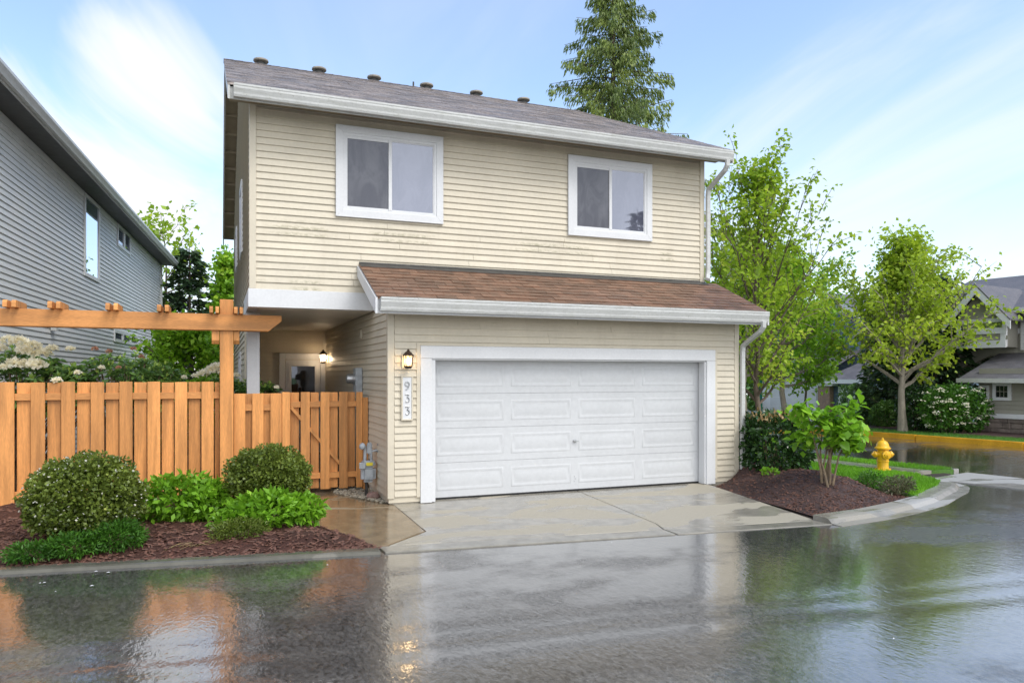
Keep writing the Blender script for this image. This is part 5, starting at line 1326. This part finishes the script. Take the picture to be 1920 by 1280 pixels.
# bark chips strewn over both beds
def chips(name, label, pts, material, seed, smin=.012, smax=.045):
    rd = random.Random(seed); mb = MB()
    for (x, y, z) in pts:
        a = rd.uniform(0, 6.28); l = rd.uniform(smin, smax); w = l * rd.uniform(.25, .55); t = rd.uniform(-.3, .5)
        d = Vector((math.cos(a), math.sin(a), t)) * l; s = Vector((-math.sin(a), math.cos(a), rd.uniform(-.3, .3))) * w; c = Vector((x, y, z + .006)); u = Vector((0, 0, .007))
        mb.add([c - d - s, c + d - s, c + d + s, c - d + s, c - d * .8 - s * .8 + u, c + d * .8 - s * .7 + u, c + d * .8 + s * .8 + u, c - d * .7 + s * .8 + u], [(4, 5, 6, 7), (0, 1, 5, 4), (1, 2, 6, 5), (2, 3, 7, 6), (3, 0, 4, 7)])
    return tag(kind(mb.build(name, material), 'stuff'), label, 'bark chips')
rd = random.Random(31)
pl = []
for k in range(3600):
    t = rd.random() ** 1.8 * .75; s = .55 + .45 * rd.random(); pl.append(bed_pt(s, t))
chips('bark_chips', 'reddish bark chips over the left fence bed', pl, 'chips', 2)
pr_ = [mound_pt(rd.random(), rd.random() ** 1.3 * .7) for k in range(3800)]
chips('bark_chips', 'dark bark chips over the corner mulch bed', pr_, 'chips', 3, .008, .03)

# rhododendrons behind the fence
def rhododendron(label, base, blobs, nros, seed, truss=(), leafl=0.125, pink=0):
    rg = np.random.default_rng(seed); rd = random.Random(seed); root = thing('rhododendron', base, label, 'shrub'); B = np.array(base)
    P = []; D = []; C = []; st = MB()
    tot = sum(b[3] * b[4] + b[5] * b[3] for b in blobs); ends = []
    for (cx, cy, cz, rx_, ry_, rz_) in blobs:
        n = int(nros * (rx_ * ry_ + rz_ * rx_) / tot)
        for _ in range(n):
            v = rg.normal(size=3); v /= np.linalg.norm(v)
            if v[2] < -.45: v[2] = -v[2]
            r = rd.uniform(.62, 1.0); p = B + np.array([cx, cy, cz]) + v * np.array([rx_, ry_, rz_]) * r
            ax = v * .6 + np.array([0, 0, .8]); ax /= np.linalg.norm(ax); a = np.cross(ax, [1, 0, .01]); a /= np.linalg.norm(a); b = np.cross(ax, a); cb = rd.uniform(.05, .62)
            for k in range(8):
                t = 2 * math.pi * (k + rd.uniform(-.2, .2)) / 8
                P.append(p); D.append(a * math.cos(t) + b * math.sin(t) + ax * rd.uniform(-.25, .35)); C.append(cb + rd.uniform(-.1, .15))
            if rd.random() < .5:
                for k in range(4):
                    t = 2 * math.pi * k / 4 + .4; P.append(p + ax * .02); D.append((a * math.cos(t) + b * math.sin(t)) * .5 + ax); C.append(.95)
            if rd.random() < .25: ends.append(p)
    for e in ends:
        s0 = Vector(B) + Vector((rd.uniform(-.2, .2), rd.uniform(-.1, .1), 0)); e = Vector(e)
        st.tube([s0, s0.lerp(e, .55) + Vector((0, 0, .12)), e], [.02, .012, .005], 5, cap=False)
    st.build('stems', 'stem', root)
    L = np.where(np.array(C) > .88, leafl * .7, leafl)
    leaf_cloud('foliage', P, L, 'leaf_rhodo', root, aspect=0.19, dirs=D, rnd=np.array(C), rng=rg, upw=.9, fold=.04)
    for (px, py, Y, r, m) in truss:
        c = np.array(atY(px, py, Y)); v = unit(rg.normal(size=(46, 3)) + np.array([0, -.35, .5])); v[:, 2] = np.abs(v[:, 2]) * .8
        leaf_cloud('flower_truss', np.repeat(c[None] + v * r * .70, 2, axis=0), r * .55, m, root, aspect=.46, dirs=np.repeat(v, 2, axis=0) + rg.normal(0, .9, (92, 3)), rng=rg, upw=.5)
    return root
rhododendron('rhododendron full of cream flowers behind the fence at the left edge', (-2.9, 13.3, 0), [(0.0, 0, 1.7, .95, .55, .62), (0.55, -.05, 1.55, .7, .5, .55), (-.8, 0, 1.6, .6, .5, .6)], 480, 41,
    [(15, 640, 13.0, .10, 'petal'), (38, 645, 12.95, .14, 'petal'), (62, 652, 12.9, .12, 'petal'), (80, 665, 12.9, .13, 'petal'), (45, 660, 12.85, .12, 'petal'), (98, 655, 12.9, .09, 'petal'), (28, 684, 12.8, .12, 'petal'), (55, 684, 12.8, .12, 'petal'), (70, 688, 12.75, .13, 'petal'), (10, 690, 12.8, .08, 'petal'), (132, 656, 12.9, .07, 'petal'), (107, 714, 12.45, .07, 'petal'), (146, 700, 12.6, .06, 'petal'), (0, 655, 12.9, .1, 'petal')])
rhododendron('rhododendron with fading pinkish buds behind the middle of the fence', (-1.45, 13.3, 0), [(0.0, 0, 1.72, .85, .5, .55), (.55, .1, 1.6, .5, .45, .5)], 380, 42,
    [(178, 655, 12.95, .05, 'petal_pink'), (205, 660, 12.95, .05, 'petal_pink'), (250, 655, 12.95, .05, 'petal_pink'), (265, 670, 12.9, .05, 'petal_pink'), (222, 690, 12.8, .04, 'petal_pink'), (190, 690, 12.8, .05, 'petal')], leafl=.11)
rhododendron('rhododendron with white flowers behind the tall pergola post', (0.05, 13.5, 0), [(0, 0, 1.45, .60, .4, .42), (.55, -.1, 1.48, .5, .35, .36)], 300, 43,
    [(398, 697, 13.1, .13, 'petal'), (380, 702, 13.1, .09, 'petal'), (365, 706, 13.1, .06, 'petal'), (345, 708, 13.1, .05, 'petal'), (408, 690, 13.05, .11, 'petal'), (443, 705, 13.1, .07, 'petal'), (518, 727, 12.8, .05, 'petal')], leafl=.11)
make_bush('weeping_shrub', 'soft green weeping shrub by the far corner of the grey house', (-1.35, 16.8, 0), [(0, 0, 1.35, .75, .6, .95), (0.2, 0, .8, .8, .7, .8)], 5200, .10, 'hedge_far', 44, aspect=.14, shell=.3, upw=.1, out=.3)

# trees between the two houses
make_conifer('spruce_tree', 'dark spruce between the grey house and the beige house', (-1.15, 34.0, -1.1), 8.4, 2.7, .16, 'leaf_spruce', 120, 60, .34, 51, droop=.1, aspect=.20, sag=.10, hang=.15, power=.8)
make_tree('maple_tree', 'bright green low maple behind the pergola between the houses', 'tree', (-0.75, 25.5, -.5), 3.4, 2.0, .08, .18, lambda t: math.sin(math.pi * (.25 + .7 * t)) , 20, 10, (20, 55), 7200, .17, 'leaf_maple_bright', seed=52, jitter=.14, aspect=.34)
make_tree('alder_tree', 'sparse leafy tree top rising behind the roof of the grey house', 'tree', (-2.2, 36.0, -1.1), 9.4, 2.6, .13, .5, lambda t: 1.1 - .5 * t, 18, 7, (15, 50), 900, .26, 'leaf_maple', seed=53, jitter=.22)
make_tree('slender_tree', 'green tree close to the left rear corner of the beige house', 'tree', (0.30, 30.5, -1), 7.4, .95, .10, .25, lambda t: 1 - .55 * t, 24, 8, (30, 60), 3600, .22, 'leaf_maple_bright', seed=54, jitter=.16)

# tall cedar behind the house
cd = ray(1150, 100); cX, cY_ = 30 * cd.x / cd.y, 30.0
make_conifer('cedar_tree', 'tall drooping cedar rising behind the main roof', (cX, cY_, -1.0), 22.4, 5.0, .30, 'leaf_cedar', 210, 270, .24, 55, droop=1.7, zmin=.42, aspect=.13, sag=.24, upturn=.22, power=.78, hang=.55)

# conifers across the lane, behind the viewer: they show only in the upper window glass
make_conifer('fir_tree', 'taller conifer mirrored in the right upper window', (26.5, -20, -.3), 13.6, 2.6, .2, 'leaf_spruce', 80, 40, .5, 57, droop=.2, zmin=.2, aspect=.2)
make_conifer('fir_tree', 'shorter conifer mirrored in the right upper window', (23.2, -20, -.3), 12.2, 2.4, .2, 'leaf_spruce', 70, 40, .5, 58, droop=.2, zmin=.2, aspect=.2)
# street trees right of the house
def ray_at(px, Y): d = ray(px, 700); return Vector((Y * d.x / d.y, Y, 0))
b_ = ray_at(1420, 15.3)
make_tree('maple_tree', 'tall loose yellow-green maple right of the garage', 'tree', (b_.x, b_.y, -.02), 6.75, 2.7, .075, .20, lambda t: (.6 + 1.4 * t) if t < .3 else max(.40, 1.0 - .9 * (t - .3)), 38, 8, (36, 74), 6600, .135, 'leaf_maple', bark='bark', seed=61, jitter=.085, curve=.22, droop=.5)
b_ = ray_at(1468, 21.5)
make_tree('maple_tree', 'bright green bushy maple in front of the white garage down the street', 'tree', (b_.x, b_.y, dip(b_.y)), 5.9, 2.7, .12, .28, lambda t: math.sin(math.pi * (.30 + .62 * t)), 26, 12, (8, 50), 9800, .17, 'leaf_maple_bright', bark='bark_pale', seed=62, jitter=.17, curve=.12, droop=.3)
b_ = ray_at(1512, 23.2)
make_tree('young_tree', 'thin young street tree in front of the blue house', 'tree', (b_.x, b_.y, dip(b_.y)), 4.6, 1.5, .055, .35, lambda t: math.sin(math.pi * (.3 + .6 * t)), 16, 8, (15, 55), 2400, .16, 'leaf_maple_bright', seed=63, jitter=.14)
b_ = ray_at(1398, 20.5)
make_tree('street_tree', 'pale trunked street tree behind the laurel hedge', 'tree', (b_.x, b_.y, dip(b_.y)), 6.2, 2.0, .11, .32, lambda t: math.sin(math.pi * (.3 + .6 * t)), 22, 9, (15, 55), 4200, .18, 'leaf_maple', bark='bark_pale', seed=64, jitter=.16)
st = atZ(1693, 808, .09)
make_tree('street_tree', 'wide yellow-green street tree with pale trunk on the far verge', 'tree', (st.x, st.y, .08), 5.25, 3.0, .125, .30, lambda t: (.9 + .4 * t) if t < .25 else max(.36, 1.0 - .95 * (t - .25)), 42, 9, (30, 76), 10500, .15, 'leaf_yellowgreen', bark='bark_pale', seed=69, jitter=.12, curve=.05, droop=.6)
# dark evergreens and shrubs behind it
def fb_(t, o, dz_=0): x, y = far(t, o); return (x, y, far_z(t, o) + dz_)
p = ray_at(1668, 21.2); make_conifer('cypress_tree', 'grey-green cypress left of the pale street tree trunk', (p.x, p.y, .0), 4.7, 1.15, .08, 'conifer_far', 90, 44, .26, 71, droop=.3, zmin=.03, aspect=.2, power=.5, sag=-.15)
p = ray_at(1752, 19.5); make_conifer('cypress_tree', 'dark broad cypress behind the white flowering shrub', (p.x, p.y, .05), 5.6, 1.75, .12, 'leaf_spruce', 120, 46, .28, 72, droop=.3, zmin=.02, aspect=.22, power=.5, sag=-.12)
p = ray_at(1722, 17.9); make_bush('evergreen_shrub', 'dark evergreen shrub between the pale trunk and the white flowering shrub', (p.x, p.y, .08), [(0, 0, .75, .75, .7, .85)], 3200, .10, 'leaf_laurel', 73, aspect=.3, shell=.5)
p = ray_at(1790, 16.7)
vb = make_bush('viburnum', 'green shrub covered in white flower heads by the taupe house', (p.x, p.y, .08), [(-.55, 0, .75, .75, .6, .72), (.5, -.05, .72, .8, .6, .75), (0, .1, .95, .7, .6, .6)], 5200, .11, 'leaf_juniper', 74, aspect=.32, shell=.55, upw=.6)
rg = np.random.default_rng(75)
for k in range(74):
    a = rg.uniform(math.pi * .75, math.pi * 1.95); hz = rg.uniform(.12, .98); lob = -.55 if rg.random() < .5 else .5
    c = np.array([p.x + lob + math.cos(a) * .76 * math.sqrt(max(.05, 1 - (hz * 1.5 - .85) ** 2)), p.y + math.sin(a) * .62 * math.sqrt(max(.05, 1 - (hz * 1.5 - .85) ** 2)), .10 + hz * 1.45])
    v = rg.normal(size=(9, 3)) * np.array([.055, .055, .018])
    leaf_cloud('flower_head', c + v, .06, 'petal', vb, aspect=.5, rng=rg, upw=1.2, dirs=rg.normal(size=(9, 3)) * np.array([1, 1, .2]))
p = ray_at(1612, 25.5); make_bush('clipped_hedge', 'square clipped hedge in front of the blue house door', (p.x, p.y, dip(p.y) + .05), [(0, 0, .95, .85, .6, .98)], 5200, .09, 'hedge_far', 76, cat='hedge', shell=.7, box_p=7)
p = ray_at(1662, 19.6); make_bush('round_shrub', 'small round green shrub left of the pale street tree trunk', (p.x, p.y, .06), [(0, 0, .42, .62, .5, .48)], 2600, .08, 'hedge_far', 77)
p = ray_at(1632, 22.0); make_bush('round_shrub', 'brownish green shrub in front of the clipped hedge', (p.x, p.y, dip(p.y) + .05), [(0, 0, .45, .6, .5, .55)], 2200, .09, 'leaf_box', 78)
# backdrop trees down the street
for k, (px, Y, h, r, lm, lab) in enumerate(((1395, 44, 8.5, 3.4, 'hedge_far', 'dark leafy tree at the far end of the street, nearest the garage'), (1445, 50, 9.5, 4.2, 'leaf_maple', 'yellow-green tree at the far end of the street behind the maples'), (1330, 52, 8, 4.0, 'hedge_far', 'leafy tree far down the street mostly hidden by the house'))):
    p = ray_at(px, Y); make_tree('far_tree', lab, 'tree', (p.x, p.y, dip(p.y)), h, r, .16, .12, lambda t: math.sin(math.pi * (.25 + .68 * t)), 26, 9, (0, 55), 4600, .36, lm, seed=80 + k, jitter=.34)
p = ray_at(1410, 36); make_bush('far_hedge', 'long dark hedge behind the parked car', (p.x, p.y, dip(p.y)), [(-2.5, 0, .8, 2.4, .8, .85), (1.2, 0, .8, 2.4, .8, .85)], 5200, .18, 'hedge_far', 85, cat='hedge', shell=.6, box_p=6)

# laurel hedge at the garage corner
lx, ly = 9.28, 10.62
lh = make_bush('laurel_hedge', 'glossy dark laurel hedge with tan new leaves at the garage corner', (lx, ly, .02), [(0, 0, .60, .56, .5, .58)], 4600, .105, 'leaf_laurel', 91, cat='hedge', aspect=.24, shell=.62, box_p=4.5, upw=.5, out=.9)
rg = np.random.default_rng(92); n = 300
q = np.stack([lx + rg.uniform(-.52, .52, n), ly + rg.uniform(-.5, .45, n), 1.14 + rg.normal(0, .05, n)], axis=1)
leaf_cloud('new_leaves', q, .085, 'leaf_laurel_new', lh, aspect=.22, rng=rg, dirs=rg.normal(0, .6, (n, 3)) + np.array([0, 0, .9]))
# multi-stemmed shrub with big heart leaves
sp = atZ(1556, 905, .16); sp = Vector((8.95, 9.05, mound_z(8.95, 9.05)))
rbs = thing('leafy_shrub', sp, 'multi-stemmed shrub with large bright green leaves on the mulch mound', 'shrub')
rd = random.Random(17); tips = []
for k in range(9):
    az = rd.uniform(0, 6.28); sprd = rd.uniform(.18, .50); hgt = rd.uniform(.92, 1.22)
    b0 = sp + Vector((rd.uniform(-.08, .08), rd.uniform(-.08, .08), -.03)); e = sp + Vector((math.cos(az) * sprd, math.sin(az) * sprd * .8, hgt))
    pth = [b0.lerp(e, s) + Vector((rd.uniform(-.03, .03), rd.uniform(-.03, .03), 0)) * (0 < s < 1) + Vector((math.cos(az), math.sin(az), 0)) * (-.06 * math.sin(math.pi * s)) for s in (0, .25, .5, .75, 1)]
    MB().tube(pth, [.020, .016, .013, .009, .005], 6).build('stem', 'stem', rbs, smooth=True)
    for j in range(4):
        s = pth[2].lerp(pth[4], rd.random()); a2 = az + rd.uniform(-1.6, 1.6); L = rd.uniform(.18, .36)
        e2 = s + Vector((math.cos(a2) * L, math.sin(a2) * L, rd.uniform(.05, .22)))
        MB().tube([s, s.lerp(e2, .5) + Vector((0, 0, .03)), e2], [.007, .005, .003], 5, cap=False).build('twig', 'stem', rbs); tips += [(s, e2)]
lm_ = MB().add([(0, 0, 0), (.045, .02, .012), (.052, .055, .010), (.028, .095, -.004), (0, .13, -.022), (-.028, .095, -.004), (-.052, .055, .010), (-.045, .02, .012), (0, .05, -.004)],
               [(0, 1, 8), (1, 2, 8), (2, 3, 8), (3, 4, 8), (4, 5, 8), (5, 6, 8), (6, 7, 8), (7, 0, 8)])
leafmeshes = []
for k in range(6):
    me, _ = lm_.mesh('leaf', 'leaf_lime', center=False, smooth=True)
    at = me.attributes.new('rnd', 'FLOAT', 'FACE'); at.data.foreach_set('value', np.full(len(me.polygons), .15 + .14 * k, dtype=np.float32)); leafmeshes.append(me)
for k in range(290):
    a, b = tips[rd.randrange(len(tips))]; p = a.lerp(b, rd.uniform(.15, 1.12)) + Vector((rd.gauss(0, .06), rd.gauss(0, .06), rd.gauss(.02, .05)))
    s = rd.uniform(.9, 1.5); inst('leaf', leafmeshes[rd.randrange(6)], rbs, p, (rd.gauss(-.35, .4), rd.gauss(0, .35), rd.uniform(0, 6.28)), (s, s, s))
TP = np.array([tuple(a_.lerp(b_2, rd.uniform(.3, 1.1))) for a_, b_2 in (tips[rd.randrange(len(tips))] for _ in range(420))])
leaf_cloud('foliage', TP + RNG.normal(0, .07, TP.shape) + np.array([0, 0, .04]), .12, 'leaf_lime', rbs, aspect=.42, upw=.8, droop=.4, fold=.05)
# low plants around the corner bed
def mz(x, y): return mound_z(x, y)
make_bush('heather', 'dark spiky heather clump at the lawn edge, further from the kerb', (10.42, 9.55, .0), [(0, 0, .10, .30, .18, .17)], 1300, .055, 'leaf_juniper', 93, aspect=.12, shell=.2, out=1.0, upw=0)
make_bush('heather', 'reddish brown tipped heather clump at the lawn edge near the kerb', (10.36, 8.92, -.01), [(0, 0, .11, .34, .22, .17)], 1700, .055, 'leaf_heather', 94, aspect=.14, shell=.2, out=1.0, upw=0)
make_bush('heather', 'pinkish heather between the laurel hedge and the leafy shrub', (10.15, 11.3, mz(10.15, 11.3)), [(0, 0, .16, .30, .25, .2)], 1500, .06, 'leaf_heather', 95, aspect=.16, shell=.3, out=1.0)
make_bush('leafy_perennial', 'bright green low plant behind the leafy shrub at the lawn', (10.35, 12.4, .02), [(0, 0, .30, .55, .4, .36)], 900, .13, 'leaf_lime', 96, cat='plant', aspect=.34, shell=.5)
make_bush('small_weed', 'small pale green weed on the mulch by the driveway edge', (8.72, 10.05, mz(8.72, 10.05)), [(0, 0, .03, .16, .12, .05)], 130, .06, 'leaf_lime', 97, cat='plant', stems=2)
make_bush('small_weed', 'tiny bright green seedling left of the leafy shrub stems', (9.38, 10.45, mz(9.38, 10.45)), [(0, 0, .10, .08, .08, .06)], 16, .09, 'leaf_lime', 98, cat='plant', stems=2)

# grass blades
def blades(name, label, pts, h, material, seed):
    rg = np.random.default_rng(seed); pts = np.array(pts)
    d = np.stack([rg.normal(0, .35, len(pts)), rg.normal(0, .35, len(pts)), np.ones(len(pts))], axis=1)
    o = leaf_cloud(name, pts, h, material, None, aspect=.07, dirs=d, upw=0, fold=.05, rng=rg, rnd=.45 + .25 * np.sin(pts[:, 0] * 2.2) * np.sin(pts[:, 1] * 1.9))
    return tag(o, label, 'grass')
def inpoly(x, y, poly):
    c = False; j = len(poly) - 1
    for i in range(len(poly)):
        if (poly[i][1] > y) != (poly[j][1] > y) and x < (poly[j][0] - poly[i][0]) * (y - poly[i][1]) / (poly[j][1] - poly[i][1]) + poly[i][0]: c = not c
        j = i
    return c
rd = random.Random(44)
def scatter(poly, n):
    xs_ = [p[0] for p in poly]; ys_ = [p[1] for p in poly]; r = []
    while len(r) < n:
        x, y = rd.uniform(min(xs_), max(xs_)), rd.uniform(min(ys_), max(ys_))
        if inpoly(x, y, poly): r.append((x, y, -.014))
    return r
blades('grass', 'bright green lawn grass round the hydrant', scatter(lawn_poly, 26000), .075, 'grass', 1)
blades('grass', 'grass strip between the sidewalk and the street', scatter(verge_poly, 9000), .07, 'grass', 2)
fp = []
for k in range(16000):
    t, o = rd.uniform(-5, 14), rd.uniform(.22, 1.3); x, y = far(t, o); fp.append((x, y, far_z(t, o)))
blades('grass', 'mown grass strip behind the yellow kerb', fp, .06, 'grass_dim', 3)
# litter of petals and leaves on the wet road
lit = MB(); rd = random.Random(71)
for (px, py) in ((75, 1093), (83, 1092), (104, 1109), (172, 1098), (180, 1071), (203, 1073), (614, 1059), (1676, 1197), (1147, 1017)):
    p = atZ(px, py, -.07); r = rd.uniform(.008, .02)
    lit.add([(p.x - r, p.y, -.068), (p.x, p.y - r * .6, -.064), (p.x + r, p.y, -.066), (p.x, p.y + r * .6, -.062)], [(0, 1, 2, 3)])
tag(kind(lit.build('fallen_petals', 'white'), 'stuff'), 'scattered pale petals lying on the wet road', 'petals')
# repeats of a kind carry a common group
GROUPS = {'clipped_shrub': 'clipped shrubs in the fence bed', 'leafy_perennial': 'lime green perennials', 'heather': 'low heathers', 'rhododendron': 'rhododendrons behind the fence',
          'maple_tree': 'maples', 'street_tree': 'street trees', 'cypress_tree': 'cypresses across the street', 'round_shrub': 'round shrubs across the street', 'far_tree': 'trees at the far end of the street',
          'wall_lamp': 'wall lanterns on the beige house', 'rock': 'loose stones', 'small_weed': 'weeds on the corner bed', 'fir_tree': 'conifers across the lane'}
for o in bpy.data.objects:
    k = o.name.split('.')[0]
    if o.parent is None and k in GROUPS: o['group'] = GROUPS[k]
